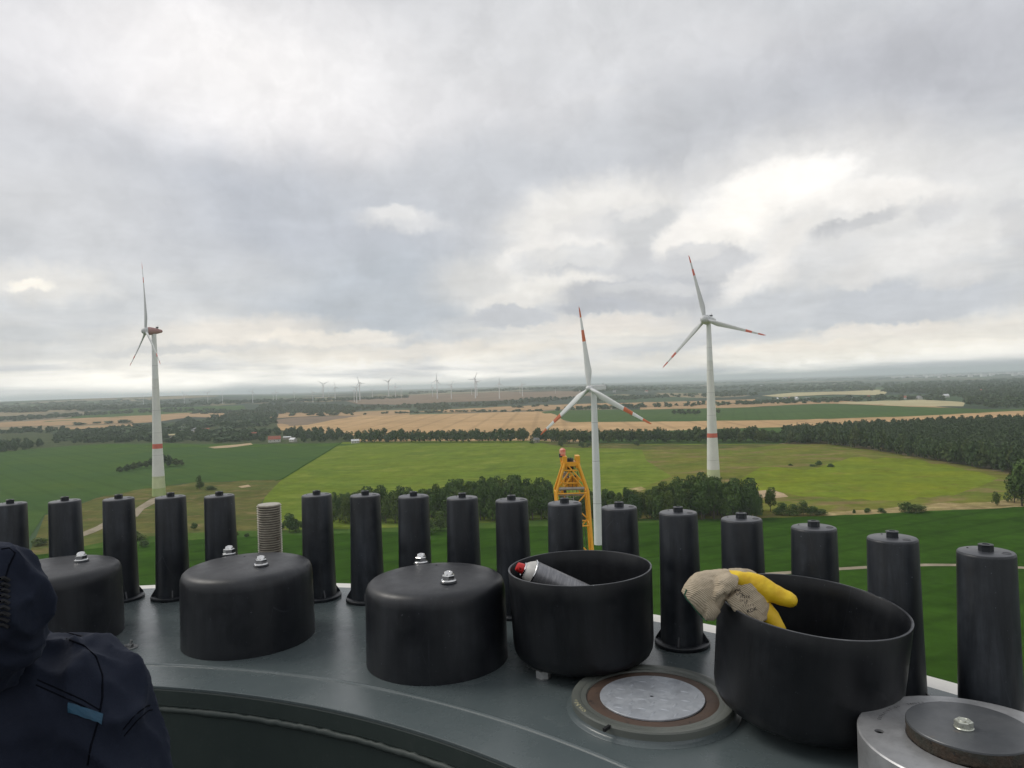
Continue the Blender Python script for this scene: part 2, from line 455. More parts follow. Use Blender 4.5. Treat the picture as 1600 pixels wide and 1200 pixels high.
# ================================================================== LAND
def build_ground():
    radii = [0, 60, 200, 500, 900, 1300, 1700, 2100]
    r = 2300
    while r < 9500: radii.append(r); r += 110 if r < 5200 else 160
    radii += [10500, 12500, 16000, 21000, 28000, 38000]
    na = 300
    V = [(0, 0, 0)]; Fc = []
    for r in radii[1:]:
        for k in range(na):
            a = 2 * PI * k / na; x, y = r * math.sin(a), r * math.cos(a)
            V.append((x, y, gz(x, y)))
    for i in range(1, len(radii) - 1):
        for k in range(na):
            j = (k + 1) % na; a = 1 + (i - 1) * na; b = 1 + i * na
            Fc += [(a + k, b + j, b + k), (a + k, a + j, b + j)]
    for k in range(na): Fc.append((0, 1 + (k + 1) % na, 1 + k))
    me = fast_mesh(V, Fc)
    me.polygons.foreach_set('use_smooth', [True] * len(me.polygons))
    m, nt, b = new_mat('open country'); n = NB(nt)
    vo = n.N.new('ShaderNodeTexVoronoi'); vo.inputs['Scale'].default_value = 1 / 620.; vo.inputs['Randomness'].default_value = .9
    wv = n.N.new('ShaderNodeVectorMath'); wv.operation = 'MULTIPLY_ADD'
    nt.links.new(n.noise(1 / 900., 3, .5, 0., None, True), wv.inputs[0]); wv.inputs[1].default_value = (500, 500, 0)
    nt.links.new(n.mapping((1, .62, 0), (0, 0, .4)), wv.inputs[2])
    nt.links.new(wv.outputs[0], vo.inputs['Vector'])
    rp = n.N.new('ShaderNodeValToRGB'); rp.color_ramp.interpolation = 'CONSTANT'
    sx = n.N.new('ShaderNodeSeparateColor'); nt.links.new(vo.outputs['Color'], sx.inputs[0]); nt.links.new(sx.outputs[0], rp.inputs[0])
    pal = [(0, (.055, .085, .045)), (.18, (.05, .09, .04)), (.34, (.30, .235, .14)), (.5, (.075, .12, .045)), (.62, (.035, .055, .034)), (.78, (.22, .18, .12)), (.88, (.09, .13, .06))]
    rp.color_ramp.elements[0].color = (*pal[0][1], 1); rp.color_ramp.elements[1].position = pal[1][0]; rp.color_ramp.elements[1].color = (*pal[1][1], 1)
    for p_, c_ in pal[2:]:
        e = rp.color_ramp.elements.new(p_); e.color = (*c_, 1)
    wood = n.rng(n.noise(1 / 750., 6, .62, .3, n.mapping((1, .5, 0), (0, 0, 0), (900, 100, 0))), .50, .53)
    c = n.mix(wood, rp.outputs[0], (.028, .045, .032))
    c = n.mix(n.rng(n.noise(1 / 60., 4, .7), .4, .7, 0, .45), c, (.05, .075, .04))
    nt.links.new(c, b.inputs['Base Color']); b.inputs['Roughness'].default_value = 1; b.inputs['Specular IOR Level'].default_value = .1
    o = link('ground', me, m); o['kind'] = 'structure'; o['label'] = 'wide open farmland running out to the flat horizon'
build_ground()

def rag_edge(P, amp=1.2, step=18):
    """split a pixel polygon's long sides and jitter them slightly"""
    out = []
    r2 = random.Random(int(P[0][0] * 7 + P[0][1]))
    for k in range(len(P)):
        a, b = P[k], P[(k + 1) % len(P)]
        n_ = max(1, int(math.hypot(b[0] - a[0], b[1] - a[1]) / step))
        for j in range(n_):
            t = j / n_
            js = 0 if j == 0 else amp
            out.append((a[0] + (b[0] - a[0]) * t, a[1] + (b[1] - a[1]) * t + r2.uniform(-js, js) * .5))
    return out
LAYER = [0]
def field(name, P, mat, label, amp=.8, lift=None):
    LAYER[0] += 1
    P = rag_edge(P, amp)
    W = [at(*p) for p in P]
    far = max(math.hypot(w.x, w.y) for w in W)
    near = min(math.hypot(w.x, w.y) for w in W)
    off = (lift if lift is not None else .03 + .012 * LAYER[0])
    bm = bmesh.new()
    vs = [bm.verts.new((w.x, w.y, 0)) for w in W]
    for t in tessellate_polygon([[Vector((w.x, w.y, 0)) for w in W]]):
        try: bm.faces.new([vs[i] for i in t])
        except ValueError: pass
    if far > 2300:
        for _ in range(7):
            lim = 140 if far < 6000 else 220
            es = [e for e in bm.edges if e.calc_length() > lim]
            if not es or len(bm.faces) > 9000: break
            bmesh.ops.subdivide_edges(bm, edges=es, cuts=1)
            bmesh.ops.triangulate(bm, faces=[f_ for f_ in bm.faces if len(f_.verts) > 3])
    for v in bm.verts:
        d = math.hypot(v.co.x, v.co.y)
        v.co.z = gz(v.co.x, v.co.y) + off + (0 if d < 2200 else .8 + (d - 2200) * .0006)
    bmesh.ops.recalc_face_normals(bm, faces=bm.faces)
    me = bpy.data.meshes.new(name); bm.to_mesh(me); bm.free()
    if me.polygons and me.polygons[0].normal.z < 0: me.flip_normals()
    o = link(name, me, mat); o['kind'] = 'structure'; o['label'] = label
    return o
_w0, _w1 = at(802, 646), at(758, 684)
M_wheat = field_mat('ripe wheat', (.52, .345, .185), (.43, .285, .15), (.58, .40, .22), 1 / 190., (62, math.atan2(_w0.x - _w1.x, _w0.y - _w1.y), .30, .88), .56, .10)
M_wheat2 = field_mat('wheat strip', (.44, .29, .165), (.36, .245, .14), (.50, .38, .24), 1 / 220., None, .6, .08, 0, 2.5)
M_pale = field_mat('pale stubble', (.50, .44, .27), (.42, .37, .22), (.55, .50, .33), 1 / 200., None, .6, .06)
M_brown = field_mat('bare brown soil', (.25, .185, .135), (.20, .155, .115), (.30, .22, .15), 1 / 160., None, .6, .08)
M_green = field_mat('green crop', (.062, .110, .036), (.074, .124, .038), None, 1 / 200., (27, .3, .14, .8))
M_blue = field_mat('blue green crop', (.058, .108, .034), (.070, .120, .031), (.085, .132, .030), 1 / 110., (26, -.75, .16, .8), .6, .08)
M_bright = field_mat('bright meadow', (.155, .205, .028), (.125, .18, .028), (.20, .235, .045), 1 / 90., (24, .18, .09, .5), .53, .17, .1, 1.6)
M_olive = field_mat('olive meadow', (.165, .165, .035), (.13, .165, .03), (.21, .165, .07), 1 / 75., None, .50, .22, -.2, 2.)
M_sunny = field_mat('sunlit meadow patch', (.19, .225, .022), (.15, .20, .025), (.20, .19, .04), 1 / 60., None, .56, .20, -.2, 2.)  # patch of sunlight on the meadow, put into its colour
M_rough = field_mat('rough dry meadow', (.135, .125, .042), (.095, .118, .034), (.22, .165, .085), 1 / 45., None, .56, .22, .3, 1.8)
M_near = field_mat('dark green crop', (.029, .072, .008), (.038, .090, .010), (.024, .060, .008), 1 / 45., (21, 1.1, .30, .86), .56, .18, .2, 2)
M_verge = field_mat('grass verge', (.075, .13, .025), (.055, .11, .022), (.12, .125, .04), 1 / 25., None, .6, .2, 0, 1)
M_vill = field_mat('village ground', (.060, .080, .038), (.085, .095, .050), (.16, .14, .09), 1 / 30., None, .6, .2)
M_dry = field_mat('dry straw grass', (.34, .26, .13), (.26, .22, .09), (.42, .33, .18), 1 / 22., None, .5, .25, 0, 1.6)
M_track = field_mat('pale dirt track', (.34, .29, .22), (.27, .235, .17), (.20, .20, .11), 1 / 10., None, .6, .15)
M_sand = field_mat('bare sand', (.50, .38, .25), (.40, .30, .19), (.30, .25, .13), 1 / 20., None, .6, .15)

# far to near, outlines given in photo pixels and cast onto the land
field('far_field', [(540, 627), (620, 619), (760, 614), (905, 611), (935, 618), (850, 624), (700, 629), (620, 633), (560, 632)], M_brown, 'grey brown fields around the distant wind farm')
field('wheat_strip', [(650, 643.5), (700, 640), (830, 634), (925, 631), (1050, 628), (1180, 624), (1180, 629), (1050, 633.5), (930, 638), (850, 641), (700, 645)], M_wheat2, 'narrow wheat strip behind the far tree rows')
field('pale_strip', [(1190, 619), (1240, 614), (1300, 612.5), (1380, 609.5), (1386, 614), (1380, 618), (1300, 617), (1220, 621)], M_pale, 'pale yellow field in front of the far woods')
field('far_green_field', [(60, 661), (190, 640), (232, 638), (300, 636), (380, 634), (384, 640), (300, 645), (215, 651), (95, 660)], M_green, 'hazy green field below the far ridge')
field('left_wheat_field', [(0, 668), (0, 661), (100, 655), (230, 649.5), (280, 646), (400, 644), (430, 650), (420, 655), (300, 652), (250, 659), (205, 662), (60, 666)], M_wheat2, 'long wheat field left of the village woods')
field('wheat_strip', [(90, 674), (95, 668), (205, 663), (212, 667), (190, 671)], M_wheat2, 'small wheat strip above the village trees')
field('grey_field', [(0, 694), (0, 688), (28, 687), (30, 694), (15, 697)], M_brown, 'small grey field at the left edge')
field('brown_field', [(398, 662), (440, 655), (470, 652), (560, 650), (555, 656), (500, 664), (440, 669), (402, 668)], M_brown, 'brown ploughed field beside the village')
field('wheat_strip', [(410, 664), (440, 662), (452, 664), (448, 668), (420, 668)], M_wheat2, 'small wheat corner beside the village')
field('wheat_strip', [(432, 654), (436, 645), (530, 645), (600, 642), (640, 641), (640, 649), (560, 650), (500, 650)], M_wheat2, 'wheat strip behind the spaced field trees')
field('green_field', [(845, 644), (865, 642), (1000, 640), (1150, 637), (1290, 631), (1430, 635), (1560, 640), (1600, 639), (1600, 644), (1400, 652), (1240, 656), (1150, 657.5), (900, 661), (875, 655)], M_green, 'green crop field between two wheat strips')
field('wheat_strip', [(1000, 640), (1150, 637), (1290, 631), (1500, 638), (1440, 634), (1300, 626.5), (1180, 630), (1050, 634), (1000, 636)], M_wheat2, 'wheat strip behind the green crop field')
field('pale_strip', [(1312, 629.5), (1345, 628), (1440, 625), (1508, 629), (1505, 635), (1460, 635), (1310, 631)], M_pale, 'pale straw field at the village edge')
field('wheat_field', [(400, 668), (480, 664), (520, 656), (565, 650), (640, 648.5), (850, 643), (868, 648), (885, 660), (1150, 657.5), (1240, 656), (1400, 651.5), (1600, 642), (1600, 664), (1400, 668), (1200, 668.5), (960, 676), (900, 690), (700, 690), (560, 690), (540, 678), (460, 676)], M_wheat, 'large ripe wheat field with tramlines')
field('green_field', [(940, 676), (1200, 668), (1330, 664), (1310, 680), (1225, 692), (1215, 694), (900, 694)], M_green, 'green strip behind the long hedge of trees')
field('village_ground', [(0, 712), (0, 672), (90, 672), (200, 668), (300, 656), (430, 655), (436, 672), (540, 680), (562, 692), (440, 694), (250, 694), (100, 698)], M_vill, 'gardens and grass between the village trees')
field('blue_green_field', [(0, 706), (100, 697.5), (160, 694), (250, 693), (400, 694.5), (535, 692), (440, 750), (300, 754), (225, 764), (150, 779), (70, 804), (40, 850), (0, 880)], M_blue, 'blue green crop field behind the left turbine')
field('bright_meadow', [(535, 691), (700, 689.5), (840, 689), (960, 694), (1215, 694), (1290, 694), (1340, 701), (1050, 770), (1000, 810), (860, 818), (560, 835), (430, 835), (400, 810), (415, 775), (440, 749)], M_bright, 'bright green meadow in the middle of the view')
field('olive_meadow', [(1000, 696), (1215, 694), (1295, 694), (1400, 709), (1500, 726), (1600, 744), (1600, 796), (1400, 806), (1280, 810), (1000, 812), (900, 812), (930, 790), (1050, 745), (1010, 720)], M_olive, 'olive meadow below the forest on the right', lift=.26)
field('sunlit_meadow', [(1330, 715), (1420, 717), (1530, 738), (1560, 748), (1490, 775), (1400, 783), (1290, 778), (1180, 768), (1150, 752), (1190, 730), (1260, 735)], M_sunny, 'brighter sunlit part of the meadow, sunlight painted in', amp=5, lift=.30)
field('rough_verge', [(840, 691), (900, 692), (1010, 695), (1215, 694.5), (1180, 700), (1020, 703), (880, 699)], M_rough, 'rough grass strip along the hedge of trees', amp=2, lift=.34)
field('rough_meadow', [(40, 880), (70, 806), (150, 779), (225, 764), (300, 754.5), (440, 750), (415, 776), (400, 800), (455, 832), (310, 842), (200, 846), (130, 870)], M_rough, 'rough brown meadow at the foot of the left turbine', amp=2)
field('dry_grass', [(1280, 806), (1300, 800), (1380, 796), (1430, 790), (1560, 784), (1600, 778), (1600, 800), (1400, 808)], M_dry, 'dry straw grass strip along the dark crop', amp=3, lift=.38)
field('dry_grass', [(120, 700), (150, 695), (330, 696), (360, 694), (560, 694), (540, 696.5), (350, 699), (200, 699)], M_verge, 'grass verge in front of the village trees', amp=1, lift=.36)
field('straw_patch', [(325, 699), (345, 697), (392, 692.5), (395, 695), (360, 699.5), (335, 701)], M_sand, 'straw yellow storage patch at the village edge', amp=1, lift=.40)
field('sand_patch', [(1180, 768), (1205, 766), (1225, 772), (1232, 777), (1210, 779), (1185, 778)], M_sand, 'bare sandy patch beside the single tree', amp=2, lift=.42)
field('sand_patch', [(982, 764), (1002, 761), (1010, 765), (995, 769)], M_dry, 'dry patch in the meadow behind the shrubs', amp=2, lift=.42)
field('dirt_track', [(120, 836), (150, 824), (165, 815), (205, 805), (212, 795), (236, 780), (250, 776), (262, 777), (250, 783), (225, 796), (215, 808), (170, 822), (150, 832), (128, 840)], M_track, 'pale dirt track to the left turbine', amp=1, lift=.44)
field('sand_patch', [(372, 761), (388, 758), (392, 761), (378, 763)], M_sand, 'small bare patch beside the lone shrub', lift=.44)
field('near_verge', [(100, 862), (180, 843), (300, 834), (430, 830), (520, 828), (640, 824), (760, 818), (860, 812), (1000, 812), (1200, 812), (1300, 808), (1380, 803), (1600, 793), (1600, 800), (1300, 816), (1100, 822), (860, 830), (560, 846), (310, 850), (150, 866)], M_verge, 'grass verge between tree belt and dark crop', amp=2, lift=.46)
field('dark_crop_field', [(-400, 1000), (-60, 880), (60, 868), (200, 852), (310, 844), (420, 838), (560, 834), (700, 829), (860, 823), (1000, 818), (1150, 812), (1300, 807), (1400, 803), (1600, 793), (1900, 785), (2100, 1100), (1200, 1300), (400, 1300)], M_near, 'dark green crop field below the viewer', amp=1.5, lift=.50)
def ribbon(name, pxs, w, mat, label, lift):
    W = [at(*p) for p in pxs]; V = []; Fc = []
    for k, p in enumerate(W):
        d = (W[min(k + 1, len(W) - 1)] - W[max(0, k - 1)]); d.z = 0; d.normalize(); n_ = Vector((-d.y, d.x, 0)) * w / 2
        V += [p + n_ + Vector((0, 0, lift)), p - n_ + Vector((0, 0, lift))]
    for k in range(len(W) - 1): Fc.append((2 * k, 2 * k + 1, 2 * k + 3, 2 * k + 2))
    me = bpy.data.meshes.new(name); me.from_pydata([tuple(v) for v in V], [], Fc)
    if me.polygons[0].normal.z < 0: me.flip_normals()
    o = link(name, me, mat); o['kind'] = 'structure'; o['label'] = label
ribbon('farm_track', [(1180, 900), (1240, 896), (1300, 891.5), (1350, 888.5), (1400, 886), (1450, 884.5), (1500, 884.8), (1550, 886.5), (1600, 889), (1700, 893)], 4.2, M_track, 'pale farm track crossing the dark crop', .56)
ribbon('farm_track', [(430, 752), (440, 749.5), (470, 731), (500, 713), (534, 692)], 2.5, M_near, 'dark furrow between the crop and the meadow', .52)

# ------------------------------------------------------------------ trees
M_leaf = leaf_mat('leaves of the near trees', (.040, .080, .019), (.076, .124, .030))
M_leaf2 = leaf_mat('leaves of the far trees', (.039, .068, .026), (.064, .097, .037), .05)
M_leaf3 = leaf_mat('leaves of the dark forest', (.037, .064, .026), (.062, .090, .040), .06, 0.)
M_leaf2s = leaf_mat('leaves of the far woods', (.042, .070, .030), (.064, .096, .042), .05, 0.)
M_bark = surf('tree bark', (.09, .07, .05), (.05, .04, .03), .9, scale=2)
def crown_arrays(seed, nl, nf, leaf, low=.14, wide=1.):
    """unit crown: about 1 high, leaf-sized triangles spread over uneven lobes"""
    r = np.random.RandomState(seed)
    C_ = []; R_ = []
    for i in range(nl):
        z = low + .14 + (.80 - low) * r.rand() ** .8
        rad = .34 * wide * math.sin(min(1, max(.12, (1.12 - z) * 1.15)) * PI / 2)
        a = r.rand() * 2 * PI; q = rad * math.sqrt(r.rand())
        C_.append((q * math.cos(a), q * math.sin(a), z)); R_.append(.13 + .12 * r.rand())
    C_.append((0, 0, .55)); R_.append(.30)
    C_ = np.array(C_); R_ = np.array(R_)
    w = R_ ** 2; w /= w.sum()
    idx = r.choice(len(R_), nf, p=w)
    d = r.randn(nf, 3); d /= np.linalg.norm(d, axis=1)[:, None]
    p = C_[idx] + d * (R_[idx] * (.72 + .36 * r.rand(nf)))[:, None] * np.array([1.05, 1.05, .95])
    p[:, 2] = np.clip(p[:, 2], low * .6, 1.06)
    n_ = d + .55 * r.randn(nf, 3); n_ /= np.linalg.norm(n_, axis=1)[:, None]
    t = np.cross(n_, r.randn(nf, 3)); t /= np.linalg.norm(t, axis=1)[:, None]; b = np.cross(n_, t)
    s_ = leaf * (.6 + .8 * r.rand(nf))[:, None]
    V = np.stack([p + t * s_, p - t * s_ * .5 + b * s_ * .87, p - t * s_ * .5 - b * s_ * .87], 1).reshape(-1, 3)
    return V
NEAR = [crown_arrays(10 + i, 12, 1500, .040, .08, [1., 1.25, .8, 1.1, .7, 1.35][i]) for i in range(6)]
MID = [crown_arrays(40 + i, 8, 300, .085, .04, [1., 1.3, 1.15, 1.5][i]) for i in range(4)]
FAR = [crown_arrays(70 + i, 5, 44, .22, .0, [1.2, 1.5, 1.3, 1.7][i]) for i in range(4)]
def tri_mesh(V): return fast_mesh(V, np.arange(len(V)).reshape(-1, 3))
def joined(name, items, lib, mat, label, cat, group=None):
    """items: (x, y, z, width, height): one stuff object"""
    if not items: return
    r = np.random.RandomState(len(items)); out = []
    for (x, y, z, w, h) in items:
        V = lib[r.randint(len(lib))]; a = r.rand() * 2 * PI
        ca, sa = math.cos(a), math.sin(a)
        out.append(np.stack([(V[:, 0] * ca - V[:, 1] * sa) * w + x, (V[:, 0] * sa + V[:, 1] * ca) * w + y, V[:, 2] * h + z], 1))
    o = link(name, tri_mesh(np.concatenate(out)), mat); tag(o, label, cat, group, 'stuff'); return o
near_meshes = [tri_mesh(v) for v in NEAR]; mid_meshes = [tri_mesh(v) for v in MID]
for me in near_meshes: me.materials.append(M_leaf)
for me in mid_meshes: me.materials.append(M_leaf2)
bm = bmesh.new()
tube(bm, [(0, 0, -.02), (.004, 0, .12), (-.006, .004, .3), (.006, 0, .62)], [.026, .019, .015, .006], 7)
for k in range(6):
    a = k * 2.4; z = .2 + .07 * k
    tube(bm, [(0, 0, z), (.09 * math.cos(a), .09 * math.sin(a), z + .1), (.2 * math.cos(a), .2 * math.sin(a), z + .17)], [.010, .007, .003], 5)
trunk_me = to_mesh(bm, 1.); trunk_me.materials.append(M_bark)
def near_tree(px, py, h, label, group, w=None, name='broadleaf_tree', k=None, cat='tree', pos=None):
    p = pos or at(px, py)
    w = w or h * rnd.uniform(.42, .80)
    t = empty(name, (p.x, p.y, p.z), (0, 0, rnd.uniform(0, 6.28)))
    tag(t, label, cat, group)
    c_ = bpy.data.objects.new('crown', near_meshes[rnd.randrange(6) if k is None else k]); COL.objects.link(c_); c_.parent = t; c_.scale = (w, w, h)
    s_ = bpy.data.objects.new('trunk', trunk_me); COL.objects.link(s_); s_.parent = t; s_.scale = (h * .9, h * .9, h)
    return t
def single(px, py, h, label, group, w=None, name='tree', cat='tree', mat=None, pos=None):
    p = pos or at(px, py); w = w or h * rnd.uniform(.75, 1.1)
    o = bpy.data.objects.new(name, rnd.choice(mid_meshes)); COL.objects.link(o)
    o.location = p; o.rotation_euler.z = rnd.uniform(0, 6.28); o.scale = (w, w, h); tag(o, label, cat, group); return o
def pxm(p): return F / max(1, math.hypot(p.x, p.y))

# belt of trees across the middle distance: height of the tops read off the photo
tops = [(430, 822), (450, 806), (470, 812), (485, 800), (520, 776), (560, 768), (600, 768), (640, 770), (680, 765), (700, 758), (760, 752), (790, 749), (830, 753), (860, 757), (866, 770)]
def interp(T, x):
    for a, b in zip(T[:-1], T[1:]):
        if a[0] <= x <= b[0]: return a[1] + (b[1] - a[1]) * (x - a[0]) / (b[0] - a[0])
    return T[-1][1] if x > T[-1][0] else T[0][1]
lb = 'tree of the dense belt, '
ORD = 'first second third fourth fifth sixth seventh eighth ninth tenth eleventh twelfth thirteenth fourteenth fifteenth sixteenth seventeenth'.split()
CAPX = [18, 101, 185, 264, 344, 494, 570, 647, 722, 802, 882, 967, 1057, 1157, 1268, 1395, 1540]
def where(x):
    k = min(range(17), key=lambda i: abs(CAPX[i] - x))
    side = 'above' if abs(CAPX[k] - x) < 16 else ('just left of' if x < CAPX[k] else 'just right of')
    return side + ' the ' + ORD[k] + ' black cap'
x = 520
while x < 866:
    for row, by in enumerate((818, 810, 803)):
        xx = x + rnd.uniform(-4, 4) + row * 4; yb = by - (xx - 520) * .022 + rnd.uniform(-2, 2)
        if xx > 868: continue
        p = at(xx, yb); h = (yb - interp(tops, xx) + rnd.uniform(-8, 6) - (0 if row else 8)) / pxm(p)
        if h > 4: near_tree(xx, yb, h, ('front', 'middle', 'back')[row] + ' row ' + lb + where(xx), 'trees of the belt left of the crane')
    x += 9.5
for (x, yb, t_) in ((440, 831, 818), (452, 833, 806), (462, 832, 812), (474, 829, 815), (497, 829, 805), (512, 826, 790), (560, 836, 815), (575, 838, 822), (688, 830, 800), (700, 826, 818), (668, 836, 812)):
    p = at(x, yb); near_tree(x, yb, (yb - t_) / pxm(p), 'low leafy shrub at the left front of the tree belt', 'shrubs in front of the belt', w=(yb - t_) / pxm(p) * 1.15, name='shrub', cat='shrub')
tops2 = [(866, 778), (900, 772), (940, 772), (960, 768), (980, 771), (1005, 772), (1025, 764), (1050, 758), (1080, 752), (1105, 747), (1130, 756), (1165, 756), (1180, 764), (1190, 775)]
x = 868
while x < 1190:
    for row, by in enumerate((812, 805, 799)):
        xx = x + rnd.uniform(-4, 4); yb = by + rnd.uniform(-2, 2)
        p = at(xx, yb); h = (yb - interp(tops2, xx) + rnd.uniform(-7, 6) - (0 if row else 10)) / pxm(p)
        if h > 3.5: near_tree(xx, yb, h, ('front', 'middle', 'back')[row] + ' row ' + ('clump tree ' if x > 1005 else 'low tree ') + where(xx), 'trees of the clump right of the slim tower' if x > 1005 else 'low trees right of the slim tower')
    x += 9
near_tree(1204, 800, 34 / pxm(at(1204, 800)), 'single rounded tree standing beside the sandy patch', None, w=25 / pxm(at(1204, 800)))
for (x, yb, t_, w) in ((1222, 805, 788, 26), (1240, 806, 790, 22), (1256, 806, 786, 24), (1270, 806, 792, 22), (1284, 805, 796, 18)):
    s_ = pxm(at(x, yb)); near_tree(x, yb, (yb - t_) / s_, 'dark bush in the tapering right end of the clump', 'bushes at the right end of the clump', w=w / s_, name='bush', cat='bush')
for (x, yb, t_, w, l_) in ((1414, 801, 787, 24, 'dark bush with the tallest crown at the edge of the crop'), (1432, 801, 790, 34, 'wide low bush at the crop edge right of the tallest one'), (1356, 802, 795, 14, 'small bush at the crop edge'), (1378, 802, 795, 14, 'small bush at the crop edge'), (1335, 803, 797, 6, 'tiny bush at the crop edge'), (1558, 791, 773, 12, 'thin sapling standing in the dry grass'), (312, 765, 746, 12, 'lone shrub on the rough meadow right of the left turbine'), (330, 766, 760, 18, 'flat shrub beside the lone shrub'), (303, 829, 819, 16, 'round shrub between the fourth and fifth cap'), (64, 853, 843, 26, 'low shrub at the crop edge far left'), (210, 845, 832, 34, 'spreading shrub beside the dirt track'), (225, 856, 846, 20, 'spreading shrub below the dirt track'), (385, 840, 834, 12, 'small shrub behind the bare threaded rod'), (370, 838, 832, 10, 'small shrub left of the bare threaded rod')):
    s_ = pxm(at(x, yb)); near_tree(x, yb, (yb - t_) / s_, l_, 'bushes at the crop edge' if 'small bush at' in l_ else None, w=w / s_, name='bush', cat='bush')
# edge tree at the right border
for (x, yb, t_, w) in ((1597, 792, 735, 46), (1585, 786, 752, 24), (1612, 790, 738, 40), (1625, 794, 750, 40)):
    s_ = pxm(at(x, yb)); near_tree(x, yb, (yb - t_) / s_, 'big dark tree cut by the right edge of the view', 'dark trees at the right edge', w=w / s_)
# bushes in the meadow
for (x, yb, t_, w, l_) in ((1280, 729, 721, 14, 'tallest dark bush on the olive meadow'), (1269, 729, 726, 12, 'low bush left of the tallest one on the olive meadow'), (1298, 730, 725, 13, 'low bush right of the tallest one on the olive meadow'), (1235, 728, 725, 8, 'tiny bush left on the olive meadow')):
    s_ = pxm(at(x, yb)); near_tree(x, yb, (yb - t_) / s_, l_, None, w=w / s_, name='bush', cat='bush')
# grove on the blue green field
for (x, yb, t_) in ((188, 738, 730), (198, 737, 727), (208, 735, 724), (218, 733, 722), (228, 732, 721), (236, 731, 717), (246, 730, 715), (256, 730, 713), (266, 729, 714), (275, 729, 717), (262, 726, 713), (281, 728, 720)):
    s_ = pxm(at(x, yb)); single(x, yb, (yb - t_) / s_, 'dark tree of the small grove behind the left turbine', 'grove on the blue green field', w=13 / s_)
# long hedge of trees behind the bright meadow
x = 560; lb = 'tree of the long hedge, seen '
gaps = ((690, 693.5), (709, 711), (755, 757), (1216, 1224))
while x < 1300:
    yb = 692 - (x - 560) * .003 + (2 if x > 860 else 0) + rnd.uniform(-.6, .6)
    if not any(a < x < b for a, b in gaps) and not (820 < x < 836 and rnd.random() < .5):
        s_ = pxm(at(x, yb)); hh = rnd.uniform(15, 20) if x < 860 else rnd.uniform(17, 22)
        if x > 1195: hh *= .8
        single(x, yb, hh / s_, lb + where(x), 'long hedge of trees behind the meadow', w=rnd.uniform(14, 19) / s_)
        if True: single(x + 3, yb - 2.5, hh / s_, 'back row ' + lb + where(x), 'long hedge of trees behind the meadow', w=rnd.uniform(14, 19) / s_)
    x += rnd.uniform(8, 10.5)
for (x, yb, t_) in ((832, 694, 688), (908, 700, 690), (876, 698, 686), (920, 699, 692), (994, 697, 689)):
    s_ = pxm(at(x, yb)); single(x, yb, (yb - t_) / s_, 'low shrub in front of the long hedge', 'low shrubs in front of the long hedge', w=12 / s_, name='shrub', cat='shrub')
for (x, yb) in ((1054, 648), (1061, 648), (1068, 648), (1076, 648), (1084, 648), (1091, 648), (1114, 647), (1122, 647)):
    s_ = pxm(at(x, yb)); single(x, yb, 8 / s_, 'dark tree of the island grove in the green field', 'island grove in the green field', w=10 / s_)
# forest on the right: front row one by one, the rest as a mass
edge = [(1226, 693), (1260, 693.5), (1300, 695), (1345, 701), (1400, 710), (1450, 718), (1500, 727), (1550, 735), (1600, 744), (1680, 758), (1800, 780)]
x = 1228
while x < 1612:
    yb = interp(edge, x); s_ = pxm(at(x, yb)); k = sst(1226, 1340, x)
    single(x, yb + rnd.uniform(-1, 1), (17 + 11 * k + 7 * sst(1400, 1600, x)) * rnd.uniform(.85, 1.1) / s_, 'forest edge tree, seen ' + where(x), 'front row of the forest', w=(13 + 5 * k) * rnd.uniform(.8, 1.2) / s_)
    x += 6.2
items = []
A = [(1226, 692), (1300, 694), (1345, 700), (1400, 709), (1500, 725), (1600, 742), (1800, 776), (1900, 790), (1900, 655), (1600, 665), (1300, 676), (1226, 683)]
W = [at(*p) for p in A]
def inside(x, y, W):
    c_ = False; j = len(W) - 1
    for i in range(len(W)):
        if (W[i].y > y) != (W[j].y > y) and x < (W[j].x - W[i].x) * (y - W[i].y) / (W[j].y - W[i].y) + W[i].x: c_ = not c_
        j = i
    return c_
x0, x1 = min(w.x for w in W), max(w.x for w in W); y0, y1 = min(w.y for w in W), max(w.y for w in W)
x = x0
while x < x1:
    y = y0
    while y < y1:
        xx, yy = x + rnd.uniform(-4, 4), y + rnd.uniform(-4, 4)
        if inside(xx, yy, W): items.append((xx, yy, 0, rnd.uniform(9, 15), rnd.uniform(13, 19)))
        y += 9.5
    x += 9.5
joined('forest', items, MID[:3] if len(items) < 4000 else FAR, M_leaf3, 'dense dark forest on the right behind the meadow', 'forest')
# village woods, hedges and distant woods
def wood(P, hgt, dx, dy, label, name='distant_wood', lib=None, mat=None, wf=1.):
    """fill a pixel area with trees; dx, dy: pixel spacing"""
    ys = [p[1] for p in P]; xs = [p[0] for p in P]; out = []
    PV = [Vector((p[0], p[1], 0)) for p in P]
    area = abs(sum(P[i - 1][0] * P[i][1] - P[i][0] * P[i - 1][1] for i in range(len(P)))) / 2
    n_ = max(3, int(area / dx / dy * 1.25)); tries = 0
    while len(out) < n_ and tries < 60000:
        tries += 1
        x = rnd.uniform(min(xs), max(xs)); y = rnd.uniform(min(ys), max(ys))
        if not inside(x, y, PV): continue
        p = at(x, y); h = rnd.uniform(.7, 1.15) * hgt
        out.append((p.x, p.y, p.z - 1, max(h * .9, dx * 1.25 / pxm(p)) * wf, h))
    joined(name, out, lib or (MID if math.hypot(out[0][0], out[0][1]) < 1900 else FAR), mat or M_leaf2s, label, 'wood' if 'wood' in name else 'trees')
wood([(-60, 712), (0, 708), (40, 703), (78, 698), (74, 694), (30, 697), (0, 700), (-60, 702)], 15, 8, 3, 'trees at the left edge beside the blue green field', 'village_trees')
wood([(-60, 680), (0, 679), (100, 676), (100, 673), (0, 675), (-60, 676)], 14, 5, 2.2, 'row of trees at the left edge below the wheat', 'village_trees')
